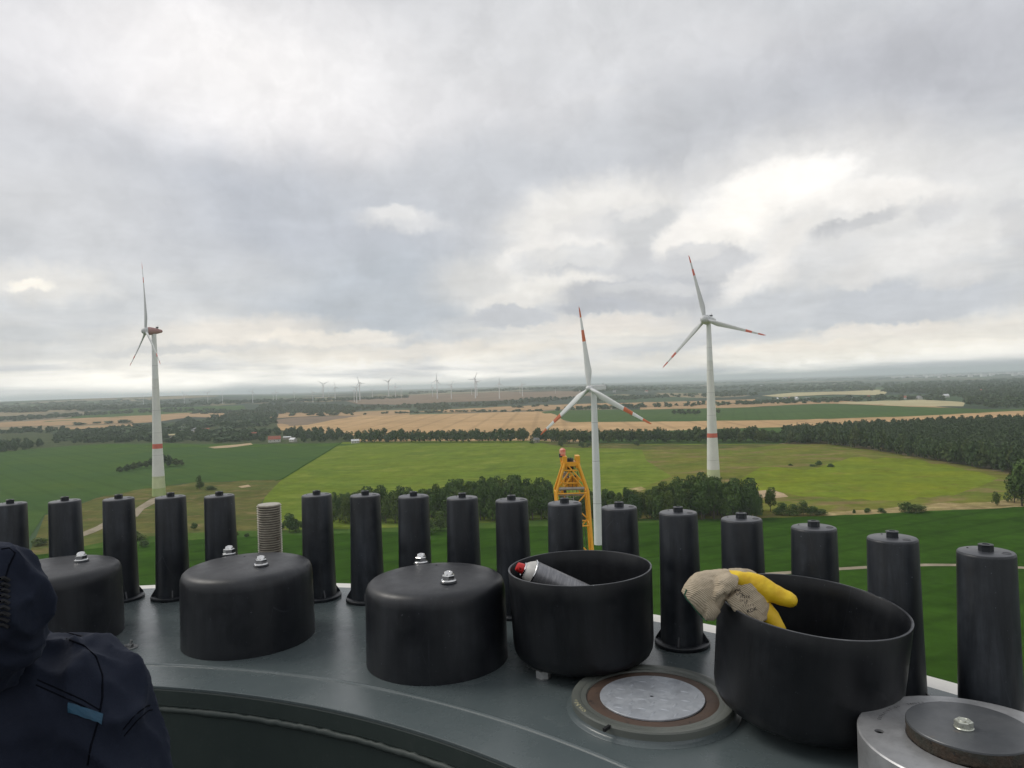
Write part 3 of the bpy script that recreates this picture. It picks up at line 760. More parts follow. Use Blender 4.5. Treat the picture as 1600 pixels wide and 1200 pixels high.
wood([(85, 692), (88, 676), (150, 673), (210, 668), (255, 668), (258, 690), (160, 693)], 13, 7, 3.4, 'dark trees left of the village houses', 'village_trees')
wood([(252, 690), (280, 660), (300, 655), (320, 668), (330, 690)], 13, 7, 3.6, 'dark trees in front of the village', 'village_trees')
wood([(320, 664), (325, 652), (430, 650), (432, 662), (400, 668), (360, 670)], 14, 6, 3, 'tall trees behind the village houses', 'village_trees')
wood([(320, 691), (325, 678), (400, 676), (418, 680), (412, 690)], 12, 7, 3.6, 'trees between the village gardens', 'village_trees')
wood([(95, 694), (95, 678), (200, 668), (300, 662), (425, 660), (428, 680), (400, 691), (250, 693)], 11, 15, 6, 'loose trees among the village gardens', 'village_trees')
wood([(430, 684), (425, 674), (500, 678), (548, 682), (553, 690), (470, 691), (458, 687)], 15, 7, 3.4, 'trees right of the red roofed house', 'village_trees')
wood([(120, 664), (200, 659), (204, 661), (125, 666)], 10, 10, 2, 'scattered trees in the left wheat field', 'field_trees')
wood([(-40, 662), (0, 660), (90, 653), (230, 645), (228, 642), (90, 649), (0, 655), (-40, 656)], 13, 5, 1.8, 'hazy wood strip at the far left')
wood([(212, 646), (230, 645), (350, 644), (352, 641), (230, 641)], 12, 5, 1.6, 'hazy hedge right of the left tower')
wood([(300, 648), (395, 645), (395, 642), (300, 645)], 11, 6, 1.6, 'hazy hedge behind the village')
wood([(345, 656), (395, 655), (432, 655), (430, 646), (395, 643), (350, 650)], 15, 5, 2, 'dark wood behind the village')
wood([(398, 644), (410, 634), (450, 632), (490, 634), (550, 636), (560, 643), (545, 648), (440, 648)], 14, 5, 1.8, 'dark woods left of the wheat field')
wood([(550, 642), (640, 638), (700, 636), (704, 632), (640, 634), (560, 637)], 13, 4.5, 1.6, 'row of woods behind the wheat field')
wood([(438, 651), (525, 650), (525, 649), (438, 650)], 13, 9, 2, 'spaced trees along the wheat strip', 'field_trees')
wood([(525, 650), (600, 647.5), (700, 645), (850, 643.5), (850, 642), (700, 643), (600, 646)], 8, 5, 1.6, 'thin hedge behind the wheat field', 'hedge_trees')
wood([(650, 641.5), (704, 641), (704, 634), (650, 634)], 12, 4.5, 1.7, 'dark wood left of the far wind farm road')
wood([(708, 637), (775, 635), (778, 630), (706, 632)], 11, 4.5, 1.7, 'dark wood below the far wind farm')
wood([(757, 636), (780, 633), (850, 629), (905, 622), (850, 623), (790, 627), (755, 631)], 12, 4.5, 1.6, 'dark wood behind the slim turbine')
wood([(800, 638), (870, 635), (870, 634), (800, 637)], 11, 7, 2, 'spaced trees before the slim turbine', 'field_trees')
wood([(850, 643), (930, 640.5), (1000, 638), (1050, 637), (1160, 633.5), (1380, 627), (1380, 625), (1150, 631.5), (1050, 634), (930, 637)], 13, 6, 2, 'tree row across the right middle distance', 'field_trees')
wood([(930, 627), (1050, 622), (1180, 619), (1180, 616), (1050, 618), (930, 623)], 13, 5, 1.6, 'hazy woods in the far middle')
wood([(1112, 618), (1200, 612), (1304, 611), (1370, 611), (1375, 600), (1304, 602), (1190, 607), (1115, 614)], 14, 5, 1.7, 'hazy woods right of the right turbine')
wood([(1200, 626), (1300, 624), (1380, 621), (1470, 621), (1475, 626), (1380, 625.5), (1300, 628), (1200, 629)], 12, 7, 2.4, 'trees around the far village houses', 'field_trees')
wood([(1376, 612), (1380, 600), (1480, 597), (1600, 592), (1750, 586), (1750, 622), (1600, 622), (1500, 622), (1470, 618)], 15, 4.6, 1.7, 'large dark hazy wood on the right')
wood([(1506, 632), (1508, 622), (1600, 620), (1750, 616), (1750, 636), (1600, 639), (1540, 637)], 15, 5, 2, 'dark wood at the right edge behind the fields')
for P, l_ in (([(640, 613), (850, 606), (1100, 601), (1100, 603), (850, 609), (640, 616)], 'thin bluish wood line in the far middle'),
              ([(1100, 598), (1350, 589), (1600, 581), (1600, 583), (1350, 592), (1100, 600.5)], 'thin bluish wood line at the far right'),
              ([(900, 607), (1100, 605), (1350, 597), (1350, 600), (1100, 609), (900, 613)], 'bluish wood band in the far middle'),
              ([(1350, 590), (1600, 584), (1600, 586.5), (1350, 594)], 'bluish wood band before the far town'),
              ([(300, 630), (400, 627), (550, 624), (640, 620), (640, 622), (550, 627), (400, 630), (300, 634)], 'bluish wood band behind the small turbines'),
              ([(0, 640), (120, 637), (300, 633), (300, 636), (120, 642), (0, 646)], 'bluish wood band below the far ridge'),
              ([(0, 633), (200, 628), (340, 626), (340, 628), (200, 631), (0, 637)], 'dark wood on the far ridge')):
    wood(P, 15, 5, 1.3, l_, wf=1.3)

# ------------------------------------------------------------------ houses
M_wallw = surf('white render', (.62, .60, .56), (.52, .50, .46), .8, scale=.4)
M_wallb = surf('buff render', (.38, .33, .27), (.30, .26, .22), .8, scale=.4)
M_red = surf('red clay roof', (.36, .11, .07), (.27, .09, .06), .8, scale=.5)
M_grey = surf('grey roof', (.25, .25, .26), (.17, .17, .18), .6, scale=.5)
M_white = surf('pale sheet roof', (.72, .73, .75), (.6, .6, .62), .5, scale=.5)
M_glass = surf('dark window glass', (.03, .035, .04), None, .1)
def house(px, py, w, d, h, rh, rz, wall, roof, label, group=None, name='house', wins=3):
    p = at(px, py); t = empty(name, (p.x, p.y, p.z), (0, 0, rz)); tag(t, label, 'house' if name == 'house' else 'building', group)
    bm = bmesh.new(); V = [(-w/2, -d/2), (w/2, -d/2), (w/2, d/2), (-w/2, d/2)]
    lo = [bm.verts.new((*v, -.3)) for v in V]; hi = [bm.verts.new((*v, h)) for v in V]
    g = [bm.verts.new((-w/2, 0, h + rh - .15)), bm.verts.new((w/2, 0, h + rh - .15))]
    for k in (0, 2): bm.faces.new((lo[k], lo[(k+1) % 4], hi[(k+1) % 4], hi[k]))
    bm.faces.new((lo[1], lo[2], hi[2], g[1], hi[1])); bm.faces.new((lo[3], lo[0], hi[0], g[0], hi[3]))
    link('wall', to_mesh(bm), wall, t)
    bm = bmesh.new(); o = .5
    for s_ in (-1, 1):
        a = [bm.verts.new(v) for v in ((-w/2-o, s_*(d/2+o), h - o*rh/(d/2)), (w/2+o, s_*(d/2+o), h - o*rh/(d/2)), (w/2+o, 0, h+rh), (-w/2-o, 0, h+rh))]
        b = [bm.verts.new(v.co + Vector((0, 0, .22))) for v in a]
        bm.faces.new(a); bm.faces.new(b)
        for k in range(4): bm.faces.new((a[k], a[(k+1) % 4], b[(k+1) % 4], b[k]))
    link('roof', to_mesh(bm), roof, t)
    if wins:
        me = None
        for k in range(wins):
            for s_ in (-1, 1):
                if me is None:
                    bm = bmesh.new(); box(bm, (0, 0, 0), (1.1, .12, 1.3)); me = to_mesh(bm); me.materials.append(M_glass)
                q = bpy.data.objects.new('window', me); COL.objects.link(q); q.parent = t; q.location = (-w/2 + w * (k + .5) / wins, s_ * (d/2 + .03), h * .55)
house(429, 691, 20, 10, 5.5, 5, .25, M_wallw, M_red, 'white house with a red roof at the village edge')
house(449, 686.5, 13, 8, 4, 1.2, .1, M_wallb, M_white, 'low shed with a pale roof behind the red roofed house', wins=0, name='shed')
house(458, 690.5, 12, 7, 4.5, 2.5, -.6, M_wallw, M_white, 'small bright white outbuilding right of the red roofed house', name='outbuilding', wins=2)
house(555, 692.5, 12, 8, 4, 2.2, .3, M_wallw, M_white, 'small white house at the gap where the two fields meet')
house(266, 685, 26, 12, 6.5, 2, .1, M_wallb, M_pale, 'long buff barn right of the left tower', name='barn', wins=0)
house(397, 684, 9, 8, 7.5, 3, .7, M_wallb, M_red, 'narrow brick house with a red gable among the trees')
house(288, 671, 14, 10, 4, 3, .3, M_wallw, M_white, 'white roofed house behind the village trees')
house(303, 673, 18, 10, 4, 3, -.2, M_wallb, M_grey, 'grey roofed house in the middle of the village')
house(322, 674, 14, 10, 4, 3.5, .5, M_wallb, M_red, 'faded red roofed house deeper in the village')
house(296, 676, 20, 10, 4, 2, .1, M_wallb, M_grey, 'long grey roofed shed in the village', name='shed', wins=0)
house(318, 680, 20, 9, 3.5, 2.5, .2, M_wallw, M_grey, 'pale house with a grey roof in front of the village')
house(838, 692, 8, 6, 5, 2.5, .5, M_wallb, M_grey, 'small buff hut in a gap of the long hedge', name='hut', wins=1)
for k, (x, y) in enumerate(((1212, 626), (1226, 625), (1234, 624.5), (1244, 625), (1262, 626), (1356, 623), (1332, 626), (1436, 624), (1412, 624), (1478, 621), (1520, 618), (1535, 612), (1190, 604), (960, 613), (1010, 613), (905, 612))):
    house(x, y, 16, 12, 6, 5, k * .7, M_wallw, (M_white, M_grey, M_red)[k % 3], 'tiny pale house among the far trees', 'tiny houses in the far countryside', wins=0)
M_town = surf('pale far facades', (.85, .84, .82), (.7, .7, .7), .8, scale=.05)
bm = bmesh.new(); box(bm, (0, 0, .5), (1, 1, 1)); hall_me = to_mesh(bm)
bm = bmesh.new(); box(bm, (0, 0, 1.03), (1.04, 1.04, .06)); roof_me = to_mesh(bm)
hall_me.materials.append(M_town); roof_me.materials.append(M_white)
for k in range(46):
    x = 1395 + k * 4.6 + rnd.uniform(-3, 3); y = 590.5 - (x - 1400) * .026 + rnd.uniform(-1.4, 1.6)
    p = at(x, y); o = empty('town_building', p, (0, 0, rnd.uniform(-.3, .3)))
    s_ = (rnd.uniform(30, 90) if k % 5 else rnd.uniform(120, 260), rnd.uniform(30, 50), rnd.uniform(14, 38)); o.scale = s_
    tag(o, 'tiny pale building of the hazy town on the right horizon', 'building', 'pale buildings of the far town')
    link('wall', hall_me, None, o); link('roof', roof_me, None, o)

# ------------------------------------------------------------------ wind turbines
M_tw = surf('light grey turbine paint', (.80, .81, .80), (.74, .75, .745), .45, scale=.15)
M_twc = surf('pale concrete tower', (.76, .76, .73), (.68, .685, .66), .7, scale=.12)
M_tg = surf('grey blade paint', (.62, .63, .635), (.56, .57, .575), .4, scale=.2)
M_red2 = surf('signal red paint', (.66, .15, .10), (.56, .12, .08), .5, scale=.3)
M_nac = surf('faded red nacelle paint', (.40, .22, .21), (.36, .18, .17), .5, scale=.3)
M_org = surf('signal orange paint', (.66, .17, .07), (.58, .15, .07), .5, scale=.3)
M_grn = surf('green tower foot', (.34, .44, .16), (.42, .50, .22), .7, scale=.1)
M_grn2 = surf('pale green tower band', (.58, .64, .38), None, .7, scale=.1)
M_joint = surf('grey tower joint', (.36, .365, .36), None, .7)
M_dk = surf('dark grey equipment', (.06, .065, .07), None, .5)
def blade_mesh(L, root, chord, bands, mats, twist=.35, n=26, chmax=.22, rooty=False):
    """blade along +Z, chord along X; bands: (from, to) get material 1"""
    bm = bmesh.new(); st = []
    cuts = sorted(set([0, .03, .06, .1, .14, .18, .22, .27, .33, .4, .48, .56, .64, .72, .8, .86, .91, .95, .98, .995, 1.0] + [b for q in bands for b in q]))
    for t in cuts:
        if t < chmax: q = sst(0.02, chmax, t); c_ = root * (1 - q) + chord * q; th = root * (1 - q) + chord * .26 * q
        else:
            q = (t - chmax) / (1 - chmax); c_ = chord * (1 - .80 * q ** .85); th = c_ * (.24 - .1 * q)
            if t > .97: c_ *= max(.12, 1 - (t - .97) / .03 * .9); th *= max(.12, 1 - (t - .97) / .03 * .9)
        tw = twist * (1 - t) ** 1.6; off = (c_ - root) * .28
        ring = []
        for k in range(16):
            a = 2 * PI * k / 16; x = math.cos(a) * c_ / 2 + off; y = math.sin(a) * th / 2 * (1 if t < .05 else (1 + .5 * math.cos(a)) * .85 if False else (1 - .45 * math.cos(a)))
            ring.append(bm.verts.new((x * math.cos(tw) - y * math.sin(tw), x * math.sin(tw) + y * math.cos(tw) - .0006 * (t * L) ** 2, t * L)))
        st.append((t, ring))
    for (t0, a), (t1, b) in zip(st[:-1], st[1:]):
        mi = 1 if any(q[0] - 1e-6 <= t0 and t1 <= q[1] + 1e-6 for q in bands) else 0
        for k in range(16):
            f_ = bm.faces.new((a[k], a[(k+1) % 16], b[(k+1) % 16], b[k])); f_.material_index = mi
    bm.faces.new(st[0][1]); bm.faces.new(st[-1][1])
    me = to_mesh(bm, math.radians(60))
    for m_ in mats: me.materials.append(m_)
    return me
def turbine(base, hub, axis_az, theta, L, tower_prof, bands, mats, label, nac, name='wind_turbine', cone=.0):
    """tower_prof: (z, radius, mat) from foot; hub: height; axis_az: direction the rotor faces (clockwise from +Y)"""
    t = empty(name, base); tag(t, label, 'wind turbine')
    bm = bmesh.new(); mm = []
    ms = []
    for (z0, r0, m_), (z1, r1, _) in zip(tower_prof[:-1], tower_prof[1:]):
        if m_ not in ms: ms.append(m_)
        A_ = [bm.verts.new((r0 * math.cos(2*PI*k/40), r0 * math.sin(2*PI*k/40), z0)) for k in range(40)]
        B_ = [bm.verts.new((r1 * math.cos(2*PI*k/40), r1 * math.sin(2*PI*k/40), z1)) for k in range(40)]
        for k in range(40):
            f_ = bm.faces.new((A_[k], A_[(k+1) % 40], B_[(k+1) % 40], B_[k])); f_.material_index = ms.index(m_)
    bmesh.ops.remove_doubles(bm, verts=bm.verts, dist=.001)
    tw = link('tower', to_mesh(bm, math.radians(30)), ms, t)
    for zj in ([z_ for z_ in range(16, int(hub) - 12, 19)] if len(tower_prof) > 4 else [22, 44, 64]):
        for (z0, r0, _), (z1, r1, _2) in zip(tower_prof[:-1], tower_prof[1:]):
            if z0 <= zj <= z1: rj = r0 + (r1 - r0) * (zj - z0) / (z1 - z0)
        link('section_joint', lathed([(rj - .02, -.10), (rj + .012, -.08), (rj + .012, .08), (rj - .02, .10)], 40, .5), M_joint, t, (0, 0, zj))
    ax = Vector((math.sin(axis_az), math.cos(axis_az), 0))
    R_ = Matrix((Vector((-ax.y, ax.x, 0)), -ax, Vector((0, 0, 1)))).transposed()   # local X = rotor side, -Y = facing
    E_ = R_.to_euler()
    kind, nl, hubr, off = nac
    bm = bmesh.new()
    if kind == 'egg':          # drop shaped direct drive nacelle
        prof = [(0, -off + .9), (hubr * .9, -off + 1.0), (hubr * 1.12, -off + 1.8), (hubr * 1.15, -off + 3.2), (hubr * .98, 0), (hubr * .72, nl * .35), (hubr * .42, nl * .7), (0, nl * .8)]
        rings = []
        for r_, y_ in prof:
            rings.append([bm.verts.new((max(r_, .02) * math.cos(2*PI*k/24), y_, hub + max(r_, .02) * math.sin(2*PI*k/24))) for k in range(24)])
        for a, b in zip(rings[:-1], rings[1:]):
            for k in range(24): bm.faces.new((a[k], a[(k+1) % 24], b[(k+1) % 24], b[k]))
    else:
        vs = box(bm, (0, nl / 2 - off + 1.2, hub + .2), (3.0, nl, 3.1))
        bmesh.ops.bevel(bm, geom=bm.edges[:], offset=.5, segments=3, affect='EDGES')
    na = link('nacelle', to_mesh(bm, math.radians(40)), mats['nac'], t, rot=E_)
    bm = bmesh.new()
    if kind == 'egg':
        box(bm, (0, nl * .30, hub + hubr * 1.02), (2.4, 1.6, 1.3))
        tube(bm, [(0, nl * .38, hub + hubr), (0, nl * .38, hub + hubr + 2.3)], .08)
        link('cooler', to_mesh(bm), M_dk, na)
    else:
        for z_ in (1.45, .4, -.6): box(bm, (0, nl - off + .9, hub + z_), (3.2, 1.4, .12))
        tube(bm, [(0, nl - off, hub + 1.6), (0, nl - off, hub + 2.9)], .06)
        link('vent', to_mesh(bm), M_dk, na)
    bm = bmesh.new(); ball(bm, (0, 0, 0), (hubr, hubr * 1.25, hubr), seg=24)
    hb = link('rotor_hub', to_mesh(bm, 3.2), mats['hub'], t, rot=E_); hb.location = Vector((0, 0, hub)) + ax * off
    root = hubr * (.36 if kind == 'egg' else .62)
    bme = blade_mesh(L, root * 2, mats['chord'], bands, [mats['blade'], mats['band']])
    for k in range(3):
        b = bpy.data.objects.new('blade', bme); COL.objects.link(b); b.parent = t
        a = theta + k * 2 * PI / 3
        b.matrix_local = Matrix.Translation(hb.location) @ R_.to_4x4() @ Matrix.Rotation(a, 4, 'Y') @ Matrix.Rotation(cone, 4, 'X') @ Matrix.Rotation(mats.get('pitch', 0), 4, 'Z')
    return t
pL = at(248.5, 775); hL = 55.5 + H
turbine(pL, hL, math.radians(230), math.radians(2), 58,
        [(-.5, 5.45, M_grn), (7, 5.2, M_grn2), (17, 4.85, M_twc), (40.5, 4.05, M_red2), (44.5, 3.92, M_twc), (100, 2.55, M_tw), (hL - 2.5, 1.85, M_tw)],
        [(.70, .78), (.9, 1.0)], dict(nac=M_nac, hub=M_tg, blade=M_tg, band=M_red2, chord=4.6),
        'tall wind turbine on the left with a red nacelle and a pale green foot', ('egg', 9.0, 3.0, 6.2))
pR = at(1115, 748); pR = Vector((pR.x, pR.y, 0)); hR = H + 91.5 / F * pR.y
turbine(pR, hR, math.radians(226), math.radians(-12), 57.5,
        [(-.5, 5.45, M_grn2), (8, 5.2, M_twc), (35, 4.3, M_red2), (38.7, 4.15, M_twc), (100, 2.5, M_tw), (hR - 2.5, 1.85, M_tw)],
        [(.68, .78), (.88, 1.0)], dict(nac=M_tg, hub=M_tg, blade=M_tg, band=M_red2, chord=4.4),
        'wind turbine right of the centre with red blade tips and a red tower band', ('egg', 14, 3.7, 5.6))
dM = 381.; pM = at(935.5, 857); pM = Vector((pM.x * dM / pM.y, dM, 0)); hM = H - 9.5 / F * dM
turbine(pM, hM, math.radians(226), math.radians(-5), 43,
        [(-.3, 2.3, M_tw), (40, 1.95, M_tw), (hM - 1.4, 1.45, M_tw)],
        [(.57, .71), (.865, 1.0)], dict(nac=M_tw, hub=M_tw, blade=M_tw, band=M_org, chord=3.9),
        'slim white wind turbine in the centre with orange striped blades', ('box', 11.5, 1.55, 3.6))
# distant wind farm
M_ft = surf('far turbine paint', (.80, .80, .80), None, .5)
def far_turbine():
    t = empty('far_wind_turbine', (0, 0, 0))
    bm = bmesh.new(); lathe(bm, [(.028, -.02), (.019, .98), (0, .985)], 10)
    link('tower', to_mesh(bm, .8), M_ft, t)
    bm = bmesh.new(); box(bm, (0, .04, .99), (.035, .13, .035)); link('nacelle', to_mesh(bm), M_ft, t)
    bme = blade_mesh(.42, .032, .046, [], [M_ft])
    for k in range(3):
        b = bpy.data.objects.new('blade', bme); COL.objects.link(b); b.parent = t
        b.matrix_local = Matrix.Translation((0, -.05, .99)) @ Matrix.Rotation(k * 2 * PI / 3, 4, 'Y')
    return t
ft = far_turbine(); used = False
FT = [(224, 620, 634), (288, 616.5, 632.5), (325, 614, 631), (348, 617, 631), (395, 611, 629.5), (427, 614.5, 626), (432, 613, 628.5), (460, 612.5, 626), (489, 613, 629), (503.5, 611, 623), (505.5, 600, 625), (514, 612, 622), (524, 605, 626.5), (553.5, 610, 628), (557.5, 606, 630), (562.5, 597.5, 626), (582, 609, 623), (607.5, 596, 622), (618, 604, 623), (627, 608.5, 623), (676, 605, 621), (683.5, 594, 624), (705.5, 601.5, 624), (737, 606, 617.5), (743, 592, 622.5), (745.5, 595.5, 619), (780.5, 599, 623.5), (812.5, 604, 615.5), (816.5, 600, 620), (868, 608, 615.5), (1222, 589, 594.5), (1259, 586, 593.5)]
for k, (x, hy, by) in enumerate(FT):
    c_ = ft if not used else copy_tree(ft); used = True
    p = at(x, by); dd = p.y
    hh = (by - hy) / F * dd
    if hh > 190: q = 150 / hh; p = Vector((p.x * q, p.y * q, 0)); p.z = H + (p.z - H) * 1.0 if False else H - (by - (629.5 - .0319 * x)) / F * p.y; hh = 150
    c_.location = p; c_.rotation_euler = (0, 0, rnd.uniform(-.7, .9)); c_.scale = (hh * 1.0, hh * 1.0, hh)
    # rotate the rotor a little differently each time
    a0 = rnd.uniform(0, 2.1)
    for ch in c_.children:
        if ch.name.startswith('blade'): pass
    n_ = 0
    for ch in c_.children:
        if ch.name.startswith('blade'):
            ch.matrix_local = Matrix.Translation((0, -.05, .99)) @ Matrix.Rotation(a0 + n_ * 2 * PI / 3, 4, 'Y'); n_ += 1
    if x > 1000: tag(c_, 'faint lone turbine right of the right turbine, on the far horizon', 'wind turbine', 'two faint turbines on the right horizon')
    elif by - hy > 24: tag(c_, 'one of the taller white turbines of the distant wind farm', 'wind turbine', 'taller turbines of the distant wind farm')
    else: tag(c_, 'one of the smaller white turbines of the distant wind farm', 'wind turbine', 'smaller turbines of the distant wind farm')

# ------------------------------------------------------------------ crane
M_yel = surf('yellow crane paint', (.84, .41, .03), (.74, .36, .03), .45, scale=1.5, spots=((.30, .20, .10), 6, .68))
M_steel = surf('bare crane steel', (.42, .40, .36), (.30, .28, .25), .5, .3, scale=3)
def crane():
    Y = 60.
    tl = pt(893, 722, Y); z1 = tl.z
    t = empty('lattice_crane', (pt(893, 722, Y).x, Y, 0)); tag(t, 'yellow lattice crane jib rising behind the caps beside the slim turbine', 'crane')
    O = Vector((tl.x, Y, 0))
    def P_(px, py, dy): return pt(px, py, Y + dy) - O
    hw = 1.27; dpt = 1.1
    # boom axis: leans very slightly
    topc = P_(892.5, 765, 0); zs = topc.z
    def corner(sx, sy, z):
        k = (zs - z) / zs
        return Vector((topc.x + (.55 - .2) * 8 * k + sx * hw, topc.y - 6 * k + sy * dpt, z))
    for sx in (-1, 1):
        for sy in (-1, 1):
            top = P_(892 + sx * 10.5, 723, 0); top.y = topc.y + sy * .7
            link('chord', tubed([corner(sx, sy, 0), corner(sx, sy, zs), top], .112, 10), M_yel, t)
    bm = bmesh.new()
    bays = int(zs / 2.6)
    for b in range(bays):
        z0 = zs - (b + 1) * 2.6; z1_ = zs - b * 2.6
        segs = []
        for (a, c_) in (((-1, -1), (1, -1)), ((1, -1), (1, 1)), ((1, 1), (-1, 1)), ((-1, 1), (-1, -1))):
            if b % 2: a, c_ = c_, a
            segs.append((corner(*a, z0), corner(*c_, z1_)))
            segs.append((corner(*a, z1_ - .15), corner(*c_, z1_ - .15)))
        if b < 5:
            for s_ in segs: link('brace', tubed(s_, .06, 6), M_yel, t)
        else:
            for s_ in segs: tube(bm, s_, .06, 4)
    o = link('lower_bracing', to_mesh(bm), M_yel, t); o['kind'] = 'stuff'
    for (yy, dz) in ((763, 0), (772, 0)):
        link('cross_bar', tubed([P_(871, yy + 1, -.9), P_(913, yy, -.9)], .13, 8), M_steel, t)
    for (a, b) in (((873, 762), (890, 735)), ((911, 762), (888, 735)), ((876, 770), (895, 740)), ((909, 752), (888, 728)), ((880, 775), (877, 745)), ((906, 772), (903, 745)), ((880, 755), (905, 755)), ((882, 735), (902, 735))):
        for dy in (-.8, .8): link('brace', tubed([P_(*a, dy), P_(*b, dy * .8)], .07, 6), M_yel, t)
    bm = bmesh.new(); box(bm, P_(891, 724, 0), (1.5, 1.3, .35)); box(bm, P_(882, 722, 0), (.35, 1.2, 1.0)); box(bm, P_(902, 721, 0), (.35, 1.2, 1.0))
    link('head_frame', to_mesh(bm), M_yel, t)
    for xx in (887.5, 890.5, 893.5):
        bm = bmesh.new(); lathe(bm, [(0, -.1), (.62, -.1), (.5, 0), (.62, .1), (0, .1)], 20)
        bmesh.ops.rotate(bm, verts=bm.verts, matrix=Matrix.Rotation(PI/2, 3, 'Y'))
        bmesh.ops.translate(bm, verts=bm.verts, vec=P_(xx, 726, 0))
        link('sheave', to_mesh(bm, .8), M_dk, t)
    bm = bmesh.new(); box(bm, P_(892, 752, .2), (1.2, .9, .8)); tube(bm, [P_(892, 735, 0), P_(892, 752, 0)], .05)
    link('winch_block', to_mesh(bm), M_yel, t)
    for dx in (-.35, -.12, .12, .35):
        link('hoist_rope', tubed([P_(891, 727, -.3) + Vector((dx, 0, 0)), P_(892, 765, -.5) + Vector((dx * 1.3, 0, 0)), corner(0, 0, zs - 14) + Vector((dx * 1.5, -.4, 0))], .022, 5), M_dk, t)
    for sx in (-1, 1): link('pendant_rope', tubed([P_(892 + sx * 8, 722, .8), corner(sx * .8, 1.25, zs - 4), corner(sx * .8, 1.3, zs - 20)], .03, 5), M_dk, t)
    bm = bmesh.new()
    la, lb_ = corner(-.35, -1.05, zs - 11), corner(-.35, -1.05, zs - .2); ra_, rb_ = corner(.05, -1.05, zs - 11), corner(.05, -1.05, zs - .2)
    tube(bm, [la, lb_], .03, 5); tube(bm, [ra_, rb_], .03, 5)
    for k in range(30): tube(bm, [la.lerp(lb_, k / 29), ra_.lerp(rb_, k / 29)], .018, 4)
    link('ladder', to_mesh(bm), M_steel, t)
    for k, (x_, y_) in enumerate(((884, 742), (899, 747), (893, 757), (880, 766))):
        bm = bmesh.new(); box(bm, P_(x_, y_, -.2 + .2 * k), (.5, .4, .45)); link('junction_box', to_mesh(bm), M_dk if k % 2 else M_steel, t)
    link('mast', tubed([P_(877, 724, 0), P_(876, 716, 0), P_(877.5, 709, 0)], .07, 6), M_yel, t)
    bm = bmesh.new(); lathe(bm, [(0, -.28), (.24, -.28), (.26, .2), (.1, .34), (0, .34)], 14, P_(879, 706.5, 0))
    link('warning_lamp', to_mesh(bm, .6), surf('red lamp glass', (.7, .12, .07), (.8, .45, .35), .3, scale=3), t)
    bm = bmesh.new(); box(bm, P_(876.3, 711.5, 0), (.3, .3, .3)); link('anemometer', to_mesh(bm), M_dk, t)
    bm = bmesh.new(); box(bm, (0, 0, 1.0), (7, 10, 1.4)); box(bm, (-3.6, 0, .6), (1.4, 11, 1.6)); box(bm, (3.6, 0, .6), (1.4, 11, 1.6)); box(bm, (2.2, -8, 3), (2, 3, 2.6))
    cb = link('undercarriage', to_mesh(bm), M_yel, t); cb.location = (corner(0, 0, 0).x, corner(0, 0, 0).y, 0)
crane()

# ------------------------------------------------------------------ haze
m = bpy.data.materials.new('haze'); m.use_nodes = True; m.node_tree.nodes.clear()
_o = m.node_tree.nodes.new('ShaderNodeOutputMaterial'); _v = m.node_tree.nodes.new('ShaderNodeVolumePrincipled')
_v.inputs['Density'].default_value = HAZE = 8.5e-5
_v.inputs['Color'].default_value = (.88, .965, 1, 1); _v.inputs['Anisotropy'].default_value = .22
m.node_tree.links.new(_v.outputs[0], _o.inputs['Volume'])
bm = bmesh.new(); box(bm, (0, 0, 101.5), (78000, 78000, 207))
o = link('haze', to_mesh(bm), m); o['kind'] = 'stuff'; o['label'] = 'thin pale haze lying over the whole country'

# ================================================================== THE STEEL RING
DZ = H - .667                       # deck level
CX, CY = -1.1914, -.0667            # centre of the bolt circle
def ring_pt(R, deg_, z=0.): a = math.radians(deg_); return Vector((CX + R * math.sin(a), CY + R * math.cos(a), DZ + z))

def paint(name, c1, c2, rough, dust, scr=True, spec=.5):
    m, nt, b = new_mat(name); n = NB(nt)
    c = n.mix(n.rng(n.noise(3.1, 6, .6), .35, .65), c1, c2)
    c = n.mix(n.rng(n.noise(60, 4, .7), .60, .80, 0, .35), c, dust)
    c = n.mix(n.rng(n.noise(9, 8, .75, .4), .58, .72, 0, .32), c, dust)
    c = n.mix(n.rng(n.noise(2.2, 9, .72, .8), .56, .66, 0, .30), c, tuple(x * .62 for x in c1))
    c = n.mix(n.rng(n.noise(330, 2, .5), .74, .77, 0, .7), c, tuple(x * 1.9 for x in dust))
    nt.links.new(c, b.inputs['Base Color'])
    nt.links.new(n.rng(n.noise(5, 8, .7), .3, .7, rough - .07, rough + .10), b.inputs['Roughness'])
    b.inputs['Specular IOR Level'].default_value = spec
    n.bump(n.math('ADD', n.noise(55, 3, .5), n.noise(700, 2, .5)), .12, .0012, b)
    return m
M_deck = paint('grey green deck paint', (.081, .103, .108), (.097, .119, .123), .25, (.18, .20, .195))
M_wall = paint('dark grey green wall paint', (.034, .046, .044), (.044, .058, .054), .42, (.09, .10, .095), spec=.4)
M_cream = paint('cream white paint', (.78, .76, .71), (.72, .70, .66), .45, (.45, .43, .38))
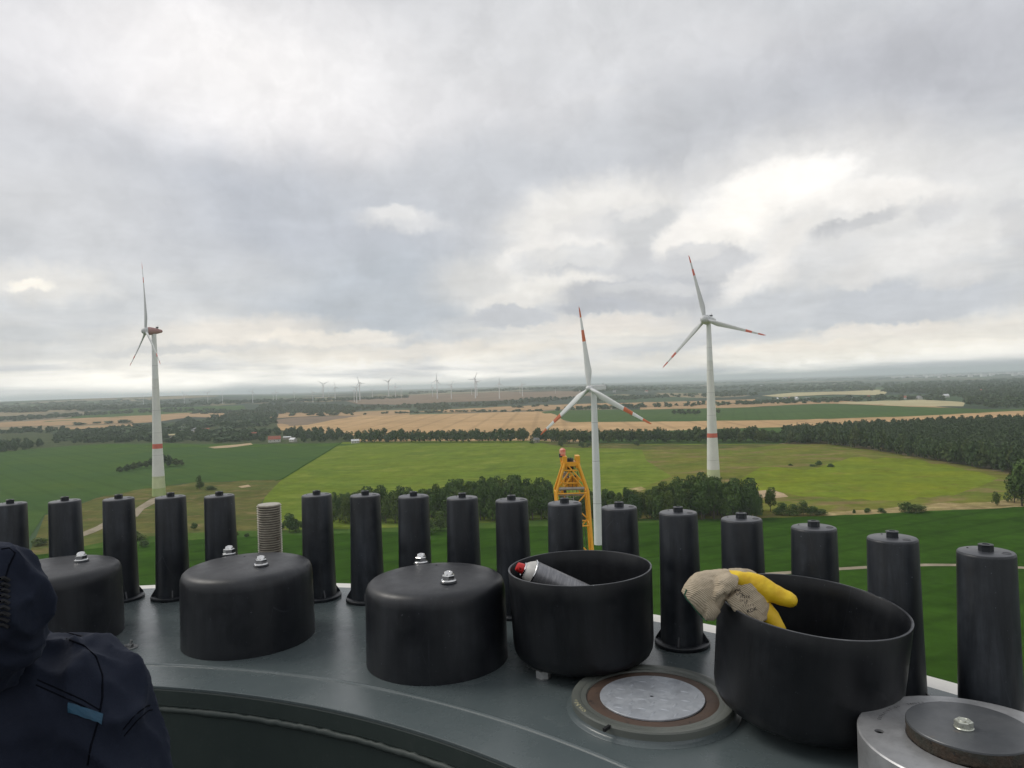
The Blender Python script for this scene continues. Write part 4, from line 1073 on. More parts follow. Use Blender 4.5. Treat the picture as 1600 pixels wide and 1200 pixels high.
def rubber(name, c, rough, dust, amt=.5, spec=.5):
    m, nt, b = new_mat(name); n = NB(nt)
    oi = n.N.new('ShaderNodeObjectInfo')
    off = n.N.new('ShaderNodeVectorMath'); off.operation = 'ADD'
    sc = n.N.new('ShaderNodeVectorMath'); sc.operation = 'SCALE'; sc.inputs[0].default_value = (13, 7, 3); nt.links.new(oi.outputs['Random'], sc.inputs['Scale'])
    nt.links.new(n.v, off.inputs[0]); nt.links.new(sc.outputs[0], off.inputs[1]); v = off.outputs[0]
    st = n.N.new('ShaderNodeMapping'); st.inputs['Scale'].default_value = (1, 1, .12); nt.links.new(v, st.inputs[0])
    k = n.math('MULTIPLY', n.rng(n.noise(26, 6, .68, 0, st.outputs[0]), .38, .68), n.rng(n.noise(7, 5, .65, 0, v), .36, .64))
    cc = n.mix(n.math('MULTIPLY', k, amt), c, dust)
    cc = n.mix(n.rng(n.noise(170, 2, .5, 0, v), .735, .76, 0, .5), cc, tuple(min(1, x * 3) for x in dust))
    w = n.N.new('ShaderNodeTexVoronoi'); w.feature = 'DISTANCE_TO_EDGE'; w.inputs['Scale'].default_value = 9     # hairline scratches
    ms = n.N.new('ShaderNodeMapping'); ms.inputs['Scale'].default_value = (1, 1, .35); ms.inputs['Rotation'].default_value = (.5, .3, .2); nt.links.new(v, ms.inputs[0]); nt.links.new(ms.outputs[0], w.inputs['Vector'])
    sc2 = n.math('MULTIPLY', n.rng(w.outputs['Distance'], .0, .006, 1, 0), n.rng(n.noise(6, 4, .6, 0, v), .52, .66, 0, .55))
    cc = n.mix(sc2, cc, tuple(x * 1.6 for x in dust))
    nt.links.new(cc, b.inputs['Base Color'])
    nt.links.new(n.rng(n.noise(14, 7, .7, 0, v), .3, .7, rough - .08, rough + .10), b.inputs['Roughness'])
    b.inputs['Specular IOR Level'].default_value = spec
    n.bump(n.noise(420, 3, .6), .25, .0006, b)
    return m
M_rub = rubber('black rubber cap', (.0105, .0130, .0170), .42, (.050, .058, .070), .95)
M_lid = rubber('dusty black lid', (.045, .048, .056), .36, (.11, .115, .125), .7, .6)  # base lightened for sky reflected on the cap tops, dust over it
M_pot = rubber('black moulded plastic', (.0085, .0100, .0135), .42, (.040, .044, .052), .65)
M_tub = rubber('black tub plastic', (.0060, .0072, .0095), .42, (.026, .029, .034), .6, .4)
M_zinc = surf('galvanised steel', (.62, .63, .64), (.42, .43, .45), .28, 1., scale=90, bump=.2, bscale=500)
M_chrome = surf('bright nut steel', (.80, .80, .80), (.62, .62, .62), .14, 1., scale=60)
M_dull = surf('dull zinc', (.30, .31, .31), (.17, .175, .175), .45, .7, scale=120, bump=.3, bscale=600)
M_hole = surf('dark hole', (.006, .006, .007), None, .7)

ring = empty('flange_ring', (CX, CY, DZ)); tag(ring, 'wide grey steel flange ring carrying all the caps, with a cream outer rim', 'flange')
NS = 360
def band(prof, mat, name, parent=ring, n=NS, sm=math.radians(25)): return link(name, lathed(prof, n, sm), mat, parent)
bm = bmesh.new(); lathe(bm, [(1.7885, -.006), (1.787, -.006), (1.787, -.0012), (1.7880, 0), (1.903, 0), (1.905, .0022), (1.909, .0032), (1.913, .0022), (1.915, 0), (2.612, 0), (2.612, -.05)], NS)
link('deck_plate', to_mesh(bm, math.radians(12)), M_deck, ring)
band([(2.6125, -.05), (2.6125, -.012), (2.6145, -.010), (2.696, -.010), (2.702, -.016), (2.702, -.30), (2.66, -.34)], M_cream, 'outer_rim')
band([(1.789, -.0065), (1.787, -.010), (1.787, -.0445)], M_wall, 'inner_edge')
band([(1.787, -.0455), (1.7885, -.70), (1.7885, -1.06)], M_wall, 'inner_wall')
# weld bead: a lumpy torus
bm = bmesh.new(); rr = np.random.RandomState(3); rings_ = []
for k in range(900):
    a = 2 * PI * k / 900; ra = .0062 * (1 + .10 * rr.randn()); zc = -.053 + .0006 * rr.randn()
    rings_.append([bm.verts.new(((1.7865 + ra * math.cos(q * PI / 4)) * math.cos(a), (1.7865 + ra * math.cos(q * PI / 4)) * math.sin(a), zc + ra * 1.15 * math.sin(q * PI / 4))) for q in range(8)])
for k in range(900):
    A_, B_ = rings_[k], rings_[(k + 1) % 900]
    for q in range(8): bm.faces.new((A_[q], A_[(q+1) % 8], B_[(q+1) % 8], B_[q]))
link('weld_bead', to_mesh(bm, 3.2), paint('weld bead paint', (.040, .052, .050), (.052, .064, .060), .5, (.09, .10, .095), spec=.3), ring)
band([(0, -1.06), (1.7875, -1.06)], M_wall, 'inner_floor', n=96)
o = link('shell', lathed([(2.66, -.34), (2.62, -1.0), (2.7, -40), (3.6, -84.2)], 96), M_cream, ring)

# ---- the tall caps
def hexprism(bm, c_, r_, h_, rot=0., cham=0.):
    lo = []; hi = []; top = []
    for k in range(6):
        a = rot + k * PI / 3
        lo.append(bm.verts.new((c_[0] + r_ * math.cos(a), c_[1] + r_ * math.sin(a), c_[2])))
        hi.append(bm.verts.new((c_[0] + r_ * math.cos(a), c_[1] + r_ * math.sin(a), c_[2] + h_ - cham)))
        top.append(bm.verts.new((c_[0] + (r_ - cham) * math.cos(a), c_[1] + (r_ - cham) * math.sin(a), c_[2] + h_)))
    bm.faces.new(lo[::-1]); bm.faces.new(top)
    for k in range(6):
        j = (k + 1) % 6
        bm.faces.new((lo[k], lo[j], hi[j], hi[k])); bm.faces.new((hi[k], hi[j], top[j], top[k]))
HT = .3317
def cap_proto():
    t = empty('tall_cap', (0, 0, 0))
    link('tube', lathed([(.0535, .011), (.0530, .02), (.0500, .16), (.0474, HT - .004), (.0466, HT - .0008), (.0455, HT)], 56, math.radians(40)), M_rub, t)
    link('lid', lathed([(.0456, HT - .002), (.0452, HT + .0006), (.043, HT + .0014), (0, HT + .0016)], 56, math.radians(40)), M_lid, t)
    lid = t.children[-1]
    lid = [c for c in t.children if c.name.startswith('lid')][0]
    bm = bmesh.new(); lathe(bm, [(.0060, HT + .0018), (.0068, HT + .0026), (.0074, HT + .0026), (.0082, HT + .0018)], 20, (.032, .004, 0))
    link('embossed_ring', to_mesh(bm, .6), M_lid, lid)
    bm = bmesh.new(); lathe(bm, [(0, HT + .0021), (.0018, HT + .0021), (.0018, HT + .0010)], 10, (-.033, .006, 0)); link('vent_hole', to_mesh(bm), M_hole, lid)
    bm = bmesh.new(); hexprism(bm, (0, 0, HT + .001), .0125, .0118, .3, .0012)
    lathe(bm, [(.0118, HT + .0128), (.0128, HT + .0134), (.0118, HT + .0142), (.0062, HT + .0142), (.0058, HT + .006), (0, HT + .006)], 20)
    link('hex_knob', to_mesh(bm, math.radians(30)), M_rub, t)
    link('foot_flange', lathed([(.0536, .0112), (.066, .0105), (.0685, .0085), (.0685, .002), (.0675, .0005), (.05, .0005)], 56, math.radians(40)), M_rub, t)
    bm = bmesh.new(); w = .0022
    vs = [bm.verts.new(v) for v in ((.052, -w, .009), (.0665, -w, .009), (.0655, -w, .014), (.0525, -w, .034), (.052, w, .009), (.0665, w, .009), (.0655, w, .014), (.0525, w, .034))]
    bm.faces.new(vs[:4]); bm.faces.new(vs[4:])
    for k in range(4): bm.faces.new((vs[k], vs[(k+1) % 4], vs[4 + (k+1) % 4], vs[4 + k]))
    rib = to_mesh(bm); rib.materials.append(M_rub)
    for k in range(4):
        o = bpy.data.objects.new('rib', rib); COL.objects.link(o); o.parent = t; o.rotation_euler = (0, 0, .45 + k * PI / 2)
    return t
cap = cap_proto(); first = True
CAPL = ['tall black cap at the left edge above the worker, partly cut off by the frame',
 'tall black cap behind the leftmost domed cover, second from the left edge',
 'tall black cap with a pale mark on its side, left of the turbine foot',
 'tall black cap standing exactly in front of the pale green turbine foot',
 'tall black cap just left of the bare threaded rod', None,
 'tall black cap just right of the bare threaded rod',
 'tall black cap with its foot flange showing left of the middle domed cover',
 'tall black cap rising behind the left acorn nut of the third domed cover',
 'tall black cap behind the right half of the third domed cover',
 'tall black cap behind the red nozzle of the spray can',
 'tall black cap standing in front of the yellow crane jib',
 'tall black cap just right of the slim white turbine tower',
 'tall black cap whose whole foot shows between the two open tubs',
 'tall black cap behind the cotton cuff of the glove',
 'tall black cap rising behind the far rim of the gloved tub',
 'tall black cap behind the right rim of the gloved tub, with a droplet mark',
 'tallest looking and nearest black cap at the right edge of the view']
for i in range(18):
    if i == 5: continue
    a = math.degrees(.3574 + (i - 8) * .0678)
    c_ = cap if first else copy_tree(cap); first = False
    c_.location = ring_pt(2.4942, a); c_.rotation_euler = (rnd.uniform(-.007, .007), rnd.uniform(-.007, .007), -math.radians(a) + rnd.uniform(-.4, .4))
    tag(c_, CAPL[i], 'bolt cap', 'tall black bolt caps round the flange')
# bare threaded rod
a = math.degrees(.3574 + (5 - 8) * .0678)
rod = empty('threaded_rod', ring_pt(2.4942, a)); tag(rod, 'bare steel threaded rod standing between the tall caps without a cap', 'threaded rod')
prof = [(.0345, .0)]; z = .004; top = .302
while z < top - .005:
    prof += [(.0343, z), (.0343, z + .0016), (.0388, z + .0036), (.0388, z + .0052)]; z += .0076
prof += [(.0350, top - .004), (.0365, top - .003), (.0352, top), (0, top + .0003)]
me = lathed(prof, 48, math.radians(20))
for p_ in me.polygons:
    rr_ = sum(math.hypot(me.vertices[v].co.x, me.vertices[v].co.y) for v in p_.vertices) / len(p_.vertices)
    if rr_ < .0353 and p_.center.z < .295: p_.material_index = 1  # groove shade put in as a darker colour so the rings show
link('thread', me, [surf('worn steel thread', (.50, .46, .385), (.38, .345, .28), .38, .45, scale=60, spots=((.22, .17, .12), 30, .68)), surf('shaded thread groove', (.09, .075, .06), (.05, .045, .04), .7)], rod)
link('washer', lathed([(.0350, 0), (.0350, .012), (.06, .012), (.062, .010), (.062, 0)], 40), M_dull, rod)

# ---- the domed covers
def nut(parent, x, y, z, s=1., tilt=0., washer=True):
    bm = bmesh.new()
    lathe(bm, [(0, .0), (.0135 * s, 0), (.0145 * s, .002 * s), (.0135 * s, .0035 * s), (.0, .0036 * s)], 28)
    w = link('washer', to_mesh(bm, .5), M_rub if washer else M_dull, parent, (x, y, z))
    bm = bmesh.new()
    lathe(bm, [(.0, .0036 * s), (.0128 * s, .0036 * s), (.0132 * s, .0048 * s), (.0122 * s, .0060 * s), (0, .0061 * s)], 28)
    hexprism(bm, (0, 0, .0060 * s), .0112 * s, .0085 * s, rnd.uniform(0, 1), .0012 * s)
    lathe(bm, [(.0085 * s, .0142 * s), (.0083 * s, .0165 * s), (.0070 * s, .0192 * s), (.0045 * s, .0202 * s), (.0040 * s, .0190 * s), (0, .0188 * s)], 24)
    link('acorn_nut', to_mesh(bm, math.radians(25)), M_chrome, parent, (x, y, z))
def deck_at(px, py, z): # point on level z seen at a pixel
    d = ray(px, py); t_ = (z - H) / d.z; return Vector((d.x * t_, d.y * t_, z))
PH = .2035
potprof = [(.1732, .0), (.1735, .003), (.1722, .10), (.1708, .165), (.1695, .178), (.1655, .188), (.158, .1945), (.146, .1985), (.110, .2015), (.06, .2030), (0, .2035)]
LB = ['domed black cover on the far left behind the worker in the navy jacket', 'domed black cover in front of the bare threaded rod', 'domed black cover left of the tub with the spray can']
for k, (ang, nuts) in enumerate(((-3.0, ((127, 878),)), (12.3, ((358, 864), (408, 885))), (27.75, ((658, 877), (701, 911))))):
    t = empty('domed_cover', ring_pt(2.119, ang)); tag(t, LB[k], 'cover', 'domed black covers on the flange')
    t.rotation_euler = (0, 0, k * 1.1)
    inv = Matrix.Rotation(-k * 1.1, 3, 'Z')
    sh = link('shell', lathed(potprof, 96, math.radians(60)), M_pot, t)
    for (x, y) in nuts:
        q = inv @ (deck_at(x, y, DZ + PH - .003) - t.location)
        rr_ = math.hypot(q.x, q.y)
        zz = .2015 if rr_ < .11 else (.1985 if rr_ < .146 else .194)
        nut(t, q.x, q.y, zz - .0008, 1.4)
    q = inv @ (deck_at({0: 60, 1: 382, 2: 682}[k], {0: 880, 1: 870, 2: 883}[k], DZ + PH - .002) - t.location)
    bm = bmesh.new(); lathe(bm, [(0, .2026), (.0025, .2026), (.0030, .2015)], 12, (q.x, q.y, 0)); link('vent_hole', to_mesh(bm), M_hole, t)

# ---- the upturned covers used as tubs
def tub(cx, cy, zrim, nx, ny, label, hgt=.198, sc_=1.):
    n_ = Vector((nx, ny, 1)).normalized()
    R_ = Vector((0, 0, 1)).rotation_difference(n_).to_matrix().to_4x4()
    t = bpy.data.objects.new('open_tub', None); COL.objects.link(t); tag(t, label, 'tub', 'upturned black covers used as tubs')
    t.matrix_world = Matrix.Translation(Vector((cx, cy, H + zrim))) @ R_ @ Matrix.Translation((0, 0, -hgt))
    w = .0042; t.scale = (sc_, sc_, 1)
    out = [(0, .0), (.10, .0006), (.140, .003), (.152, .007), (.161, .014), (.1665, .025), (.1688, .04), (.1705, .10), (.1722, .17), (.1730, hgt - .001), (.1724, hgt)]
    inn = [(.1730 - w, hgt), (.1722 - w, hgt - .001), (.1715 - w, .17), (.1685 - w, .05), (.161 - w, .022), (.148 - w, .011), (.10, .0065), (0, .006)]
    link('body', lathed(out + inn, 96, math.radians(45)), M_tub, t)
    link('rim', lathed([(.1727, hgt + .0001), (.1732, hgt + .0010), (.1722, hgt + .0016), (.1700, hgt + .0016), (.1690, hgt + .0010), (.1694, hgt + .0001)], 96, math.radians(60)), rubber('worn rim edge ' + label[:12], (.045, .048, .055), .40, (.16, .17, .18), .8), t)
    return t
T4 = tub(.1465, 1.742, -.4385, -.018, .002, 'open black tub holding a spray can, between the domed covers and the disc', .209, .981)
T5 = tub(.5597, 1.4016, -.4378, .0873, -.0689, 'open black tub tilted against the disc, with a work glove over its rim', .206)

# ---- plain hex bolt on the deck, small stud
def zinc_bolt(px, py, label):
    p = deck_at(px, py, DZ); t = empty('hex_bolt', p); tag(t, label, 'bolt')
    link('washer', lathed([(0, 0), (.0165, 0), (.0165, .002), (0, .002)], 24), M_dull, t)
    bm = bmesh.new(); hexprism(bm, (0, 0, .002), .0165, .016, .15, .0012); link('head', to_mesh(bm, .3), surf('weathered zinc', (.50, .51, .51), (.36, .37, .37), .5, .35, scale=120, bump=.4, bscale=500), t)
    link('stamped_ring', lathed([(.006, .0182), (.0065, .0190), (.008, .0190), (.0085, .0182)], 16), M_dull, t)
zinc_bolt(849, 1059, 'weathered hexagon bolt head in front of the tub with the spray can')
p = deck_at(203, 1012, DZ); t = empty('deck_stud', p); tag(t, 'small dirty grounding stud with a washer, left of the second domed cover', 'stud')
link('washer', lathed([(0, 0), (.0195, 0), (.0200, .0018), (.0185, .0028), (0, .0032)], 28, .5), M_dull, t)
bm = bmesh.new(); hexprism(bm, (.001, 0, .003), .0085, .0075, .2, .001); link('nut', to_mesh(bm, .3), M_dull, t)
bm = bmesh.new(); tube(bm, [(.001, 0, .008), (.004, .001, .020)], .0038, 10); link('pin', to_mesh(bm, .6), M_dull, t)
bm = bmesh.new(); box(bm, (-.009, .002, .0065), (.013, .006, .0025), .4); link('lug', to_mesh(bm), M_dull, t)

# ---- mounting disc with the tread plate
M_collar = paint('worn collar paint', (.105, .115, .105), (.13, .14, .125), .35, (.22, .21, .17))
M_rust = surf('brown rust film', (.098, .062, .044), (.074, .050, .038), .6, 0, scale=22, spots=((.04, .03, .025), 60, .64), bump=.3, bscale=300)
def galv():
    m, nt, b = new_mat('galvanised tread plate'); n = NB(nt)
    vo = n.N.new('ShaderNodeTexVoronoi'); vo.inputs['Scale'].default_value = 85; nt.links.new(n.v, vo.inputs['Vector'])
    sx = n.N.new('ShaderNodeSeparateColor'); nt.links.new(vo.outputs['Color'], sx.inputs[0])
    c = n.mix(sx.outputs[0], (.40, .43, .47), (.50, .53, .57)); c = n.mix(n.rng(n.noise(30, 5, .6), .4, .7, 0, .55), c, (.33, .35, .38))
    nt.links.new(c, b.inputs['Base Color']); b.inputs['Metallic'].default_value = .35
    nt.links.new(n.rng(sx.outputs[1], 0, 1, .36, .55), b.inputs['Roughness'])
    n.bump(n.noise(120, 4, .6), .25, .0012, b); return m
M_galv = galv()
dA = empty('mounting_disc', ring_pt(2.1355, 43.0)); tag(dA, 'low round mounting disc with a silver tread plate and a rusty ring', 'disc')
dA.rotation_euler = (0, 0, .1)
link('weld_foot', lathed([(.1745, .0002), (.1715, .0022), (.1670, .0030), (.1645, .0060), (.163, .012)], 96, 3.2), M_deck, dA)
link('collar', lathed([(.1638, .004), (.1638, .0215), (.1618, .0245), (.1585, .0248), (.1500, .0242), (.1460, .0232), (.1445, .0222), (.1345, .0220), (.1328, .0195), (.1328, .0150)], 96, math.radians(30)), M_collar, dA)
link('rust_ring', lathed([(.1328, .0185), (.132, .0188), (.108, .0188), (.105, .0180)], 96), M_rust, dA)
bm = bmesh.new()
lathe(bm, [(.1045, .0184), (.1055, .0190), (.1055, .0216), (.1050, .0221), (.0042, .0221), (.0040, .0200)], 96)
tp = link('tread_plate', to_mesh(bm, math.radians(30)), M_galv, dA)
bm = bmesh.new(); lathe(bm, [(0, .0203), (.0041, .0203)], 16); link('centre_hole', to_mesh(bm), M_hole, tp)
bm = bmesh.new()                                            # lens shaped raised lug
nseg = 8; L_ = .0130; W_ = .0030
top_ = []; bl = []; br = []
for k in range(nseg + 1):
    u = -1 + 2 * k / nseg; w = W_ * (1 - u * u) ** .75
    bl.append(bm.verts.new((u * L_, w, .0220))); br.append(bm.verts.new((u * L_, -w, .0220))); top_.append(bm.verts.new((u * L_ * .9, 0, .0220 + .0019 * max(.05, 1 - u * u))))
for k in range(nseg):
    bm.faces.new((bl[k], bl[k+1], top_[k+1], top_[k])); bm.faces.new((top_[k], top_[k+1], br[k+1], br[k]))
lug = to_mesh(bm, 1.3); lug.materials.append(M_galv)
sp = .0310
for i in range(-5, 6):
    for j in range(-5, 6):
        x, y = i * sp + .006, j * sp + .004
        if math.hypot(x, y) > .095 or math.hypot(x, y) < .011: continue
        o = bpy.data.objects.new('tread_lug', lug); COL.objects.link(o); o.parent = tp
        o.location = (x * math.cos(.5) - y * math.sin(.5), x * math.sin(.5) + y * math.cos(.5), 0); o.rotation_euler = (0, 0, -.55 if (i + j) % 2 else -.55 + PI / 2 * .92)
bm = bmesh.new(); box(bm, (0, 0, .0225), (.005, .020, .006)); nt_ = link('notch', to_mesh(bm), M_hole, dA)
q = deck_at(948, 1140, DZ + .02) - dA.location; q.rotate(Matrix.Rotation(-.1, 3, 'Z')); nt_.location = (q.x, q.y, 0); nt_.rotation_euler = (0, 0, math.atan2(q.y, q.x) - PI / 2)
bm = bmesh.new()
rr = np.random.RandomState(5)
for k in range(16):
    a = math.atan2(q.y, q.x) - .5 - .06 * (k % 6) + rr.rand() * .05; R0 = .153 + .008 * rr.rand()
    ball(bm, (R0 * math.cos(a), R0 * math.sin(a), .0245), (.0012 + .002 * rr.rand(), .0012 + .002 * rr.rand(), .0007), seg=8)
o = link('sealant_crumbs', to_mesh(bm, 3.2), surf('yellowed sealant', (.42, .40, .24), (.3, .28, .18), .3), dA); o['kind'] = 'stuff'

# ---- machined flange with the dark plate
M_mach = surf('machined steel', (.40, .41, .42), (.30, .31, .32), .34, .65, scale=14, bump=.12, bscale=400, rvar=.1)
def turned():
    m, nt, b = new_mat('turned grey steel'); n = NB(nt)
    w = n.N.new('ShaderNodeTexWave'); w.wave_type = 'RINGS'; w.rings_direction = 'Z'; w.inputs['Scale'].default_value = 260; nt.links.new(n.v, w.inputs['Vector'])
    c = n.mix(n.rng(n.noise(16, 7, .65), .35, .65), (.52, .525, .535), (.40, .405, .415)); c = n.mix(n.rng(n.noise(60, 6, .7), .5, .8, 0, .5), c, (.20, .20, .205))
    nt.links.new(c, b.inputs['Base Color']); b.inputs['Metallic'].default_value = .55
    nt.links.new(n.rng(n.noise(22, 6, .7), .3, .7, .30, .50), b.inputs['Roughness'])
    n.bump(w.outputs['Fac'], .12, .0003, b); return m
M_turn = turned()
fb = Vector((.7009, 1.1363, DZ)); fB = empty('machined_flange', fb); tag(fB, 'bright machined steel flange with a dark round plate bolted on top, bottom right', 'flange')
FH = H - .5752 - DZ
bm = bmesh.new(); lathe(bm, [(.095, FH - .02), (.095, FH - .001), (.0965, FH), (.1640, FH), (.1662, FH - .002), (.1662, .0), (.12, .0), (.095, .0), (.095, FH - .02)], 128)
me = to_mesh(bm, math.radians(30))
body = link('body', me, [M_turn], fB)
holes = [(1375.7, 1142.6), (1472, 1098)]; hp = []
for (x, y) in holes:
    q = deck_at(x, y, DZ + FH) - fb; hp.append((q.x, q.y))
R0 = sum(math.hypot(*h) for h in hp) / 2; a0 = math.atan2(hp[0][1], hp[0][0]); a1 = math.atan2(hp[1][1], hp[1][0]); da = a0 - a1
HP = [(R0 * math.cos(a0 + da * k), R0 * math.sin(a0 + da * k)) for k in range(-1, int(2 * PI / abs(da)) - 1)]
bm = bmesh.new()
for (x, y) in HP: bmesh.ops.create_cone(bm, cap_ends=True, segments=20, radius1=.0075, radius2=.0075, depth=.03, matrix=Matrix.Translation((x, y, FH)))
cut = bpy.data.objects.new('tmp', to_mesh(bm)); COL.objects.link(cut); cut.location = fb
md = body.modifiers.new('b', 'BOOLEAN'); md.object = cut; md.operation = 'DIFFERENCE'; md.solver = 'EXACT'
dg = bpy.context.evaluated_depsgraph_get(); dg.update()
me2 = bpy.data.meshes.new_from_object(body.evaluated_get(dg)); body.modifiers.clear(); body.data = me2; bpy.data.objects.remove(cut)
me2.set_sharp_from_angle(angle=math.radians(30))
for (x, y) in HP:
    bm = bmesh.new(); lathe(bm, [(0, FH - .0149), (.0074, FH - .0149), (.0074, FH - .004)], 16, (x, y, 0)); link('bolt_hole', to_mesh(bm), M_hole, fB)
link('recess', lathed([(0, FH - .021), (.096, FH - .021)], 64), M_rust, fB)
pc = Vector((.6905, 1.1345, 0)) - Vector((fb.x, fb.y, 0))
M_plate = surf('dark oxidised plate', (.085, .092, .100), (.12, .126, .132), .36, .3, scale=11, spots=((.15, .14, .13), 24, .66), bump=.1, bscale=300)
M_redge = surf('rusty flaking edge', (.040, .044, .036), (.066, .044, .030), .85, 0, scale=35, spots=((.022, .022, .02), 60, .62), bump=.7, bscale=220, bdist=.004)
PT = H - .5505 - DZ
pl = link('cover_plate', lathed([(.0870, PT - .0035), (.0868, PT - .0008), (.0860, PT), (0, PT)], 96, math.radians(30), (pc.x, pc.y, 0)), M_plate, fB)
bm = bmesh.new(); rr = np.random.RandomState(9); R1 = []
for zz, r0, am in ((PT - .0034, .0872, .0002), (PT - .009, .0868, .0010), (PT - .014, .0855, .0014), (PT - .020, .0862, .0014), (PT - .0245, .0850, .0012)):
    R1.append([bm.verts.new((pc.x + (r0 + am * rr.randn() * .6) * math.cos(2*PI*k/160), pc.y + (r0 + am * rr.randn() * .6) * math.sin(2*PI*k/160), zz + am * rr.randn() * .3)) for k in range(160)])
for A_, B_ in zip(R1[:-1], R1[1:]):
    for k in range(160): bm.faces.new((A_[k], A_[(k+1) % 160], B_[(k+1) % 160], B_[k]))
link('rusty_edge', to_mesh(bm, 3.2), M_redge, pl)
bm = bmesh.new(); lathe(bm, [(0, 0), (.0135, 0), (.0140, .0012), (.0130, .0022), (0, .0022)], 28); hexprism(bm, (0, 0, .0020), .0130, .0098, .5, .0014); lathe(bm, [(0, .0119), (.006, .0119), (.0065, .0127), (.0075, .0127), (.0080, .0119)], 16)
bq = deck_at(1506, 1137, DZ + PT) - fb
link('hex_bolt', to_mesh(bm, .4), surf('yellowish zinc bolt', (.60, .62, .55), (.47, .49, .43), .32, .6, scale=130, spots=((.2, .2, .14), 160, .62)), fB, (bq.x, bq.y, PT))
M_ink = surf('stamped dark mark', (.05, .052, .056), (.09, .09, .095), .6, scale=300)
def curved_text(s_, size, a_start, R_, ctr, z, mat, name, parent, step):
    out = bmesh.new()
    for k, ch in enumerate(s_):
        if ch == ' ': continue
        me = text_mesh(ch, size); a = a_start - k * step
        M_ = Matrix.Translation((ctr[0] + R_ * math.cos(a), ctr[1] + R_ * math.sin(a), z)) @ Matrix.Rotation(a - PI / 2, 4, 'Z')
        me.transform(M_); out.from_mesh(me); bpy.data.meshes.remove(me)
    return link(name, to_mesh(out), mat, parent)
q = deck_at(1374, 1124, DZ + FH) - fb
curved_text('00964197.00  TW013', .0088, math.atan2(q.y, q.x), math.hypot(q.x, q.y), (0, 0), FH + .0004, M_ink, 'engraved_number', fB, .0062 / math.hypot(q.x, q.y) * 1.15)

# ================================================================== SMALL THINGS
from mathutils import noise as mnoise
def folds(me, dirs, amp, off=(0, 0, 0)):
    """sharp ridged folds: dirs = (fold direction, wavelength, amplitude share)"""
    ns = [v.normal.copy() for v in me.vertices]; O = Vector(off)
    bases = []
    for (dr, wl, sh) in dirs:
        z_ = Vector(dr).normalized(); x_ = z_.cross(Vector((.3, 1, .2))).normalized(); y_ = z_.cross(x_); bases.append((x_, y_, z_, wl, sh))
    for v, n_ in zip(me.vertices, ns):
        h = 0; p = v.co - O
        p = p + mnoise.noise_vector(p * 9) * .012
        for x_, y_, z_, wl, sh in bases:
            q = Vector((p.dot(x_) / wl, p.dot(y_) / wl, p.dot(z_) / wl * .22))
            r_ = 1 - abs(mnoise.noise(q)) * 2.2; h += sh * (max(0, r_) ** 2.2 - .35)
        v.co += n_ * (amp * h)
    me.update()
def bvh_of(me, mw):
    return BVHTree.FromPolygons([mw @ v.co for v in me.vertices], [tuple(p.vertices) for p in me.polygons])
EYE = Vector((0, 0, H))
def hit(bv, px, py):
    loc, nor, _, _ = bv.ray_cast(EYE, ray(px, py).normalized(), 20)
    return (loc, nor) if loc is not None else (None, None)

# ---- spray can lying in the first tub
def spray_can():
    Yc = 1.775
    e = pt(832, 896, Yc)                       # centre of the shoulder end of the can body
    q = pt(832 + 54, 896 + 26, Yc)
    d = (q - e).normalized(); d = Vector((d.x, d.y + .10, d.z)).normalized()   # towards the bottom of the can
    t = bpy.data.objects.new('spray_can', None); COL.objects.link(t)
    Zr = (-d).to_track_quat('Z', 'Y').to_matrix().to_4x4()
    t.matrix_world = Matrix.Translation(e) @ Zr
    tag(t, 'grey spray can with a red nozzle lying in the open black tub', 'spray can')
    r = .0325
    m, nt, b = new_mat('printed grey can'); n = NB(nt)
    w = n.noise(1.0, 3, .6, 0, n.mapping((30, 30, 240)))
    c = n.mix(n.rng(w, .46, .60, 0, .55), (.25, .25, .265), (.40, .40, .41))
    c = n.mix(n.rng(n.noise(35, 5, .7), .5, .75, 0, .6), c, (.17, .17, .18))
    nt.links.new(c, b.inputs['Base Color']); b.inputs['Roughness'].default_value = .38; b.inputs['Metallic'].default_value = .55
    link('can_body', lathed([(0, -.158), (.024, -.1585), (.030, -.162), (r, -.160), (r, -.157), (r - .0008, -.155), (r - .0006, -.003), (r + .0004, 0)], 64, math.radians(30)), m, t)
    link('top_seam', lathed([(r, -.0005), (r + .0014, .0005), (r + .0016, .0025), (r + .0004, .0038), (r - .002, .0036)], 64, 3.2), M_chrome, t)
    M_wh = surf('off white shoulder paint', (.60, .59, .56), (.48, .47, .45), .4, scale=60)
    link('shoulder', lathed([(r - .002, .0034), (r - .0045, .008), (r - .009, .0155), (r - .0135, .0205), (.0165, .0225)], 64, 3.2), M_wh, t)
    link('valve_cup', lathed([(.0165, .0222), (.0172, .0236), (.0170, .0256), (.0155, .0264), (.0145, .0250), (.012, .0246), (.0, .0246)], 48, math.radians(35)), M_chrome, t)
    M_nz = surf('red nozzle plastic', (.62, .030, .028), (.52, .025, .025), .35, scale=80)
    bm = bmesh.new(); lathe(bm, [(.0, .0248), (.0125, .0248), (.0128, .028), (.0118, .034), (.0108, .0405), (.0095, .0425), (0, .0430)], 40)
    box(bm, (.0105, 0, .034), (.006, .008, .010))
    nz = link('nozzle', to_mesh(bm, math.radians(40)), M_nz, t)
    link('spray_opening', lathed([(0, .0), (.0018, 0), (.0018, .0012), (0, .0012)], 12, c=(0, 0, 0)), M_hole, nz, (.0135, 0, .035), (0, PI / 2, 0))
spray_can()
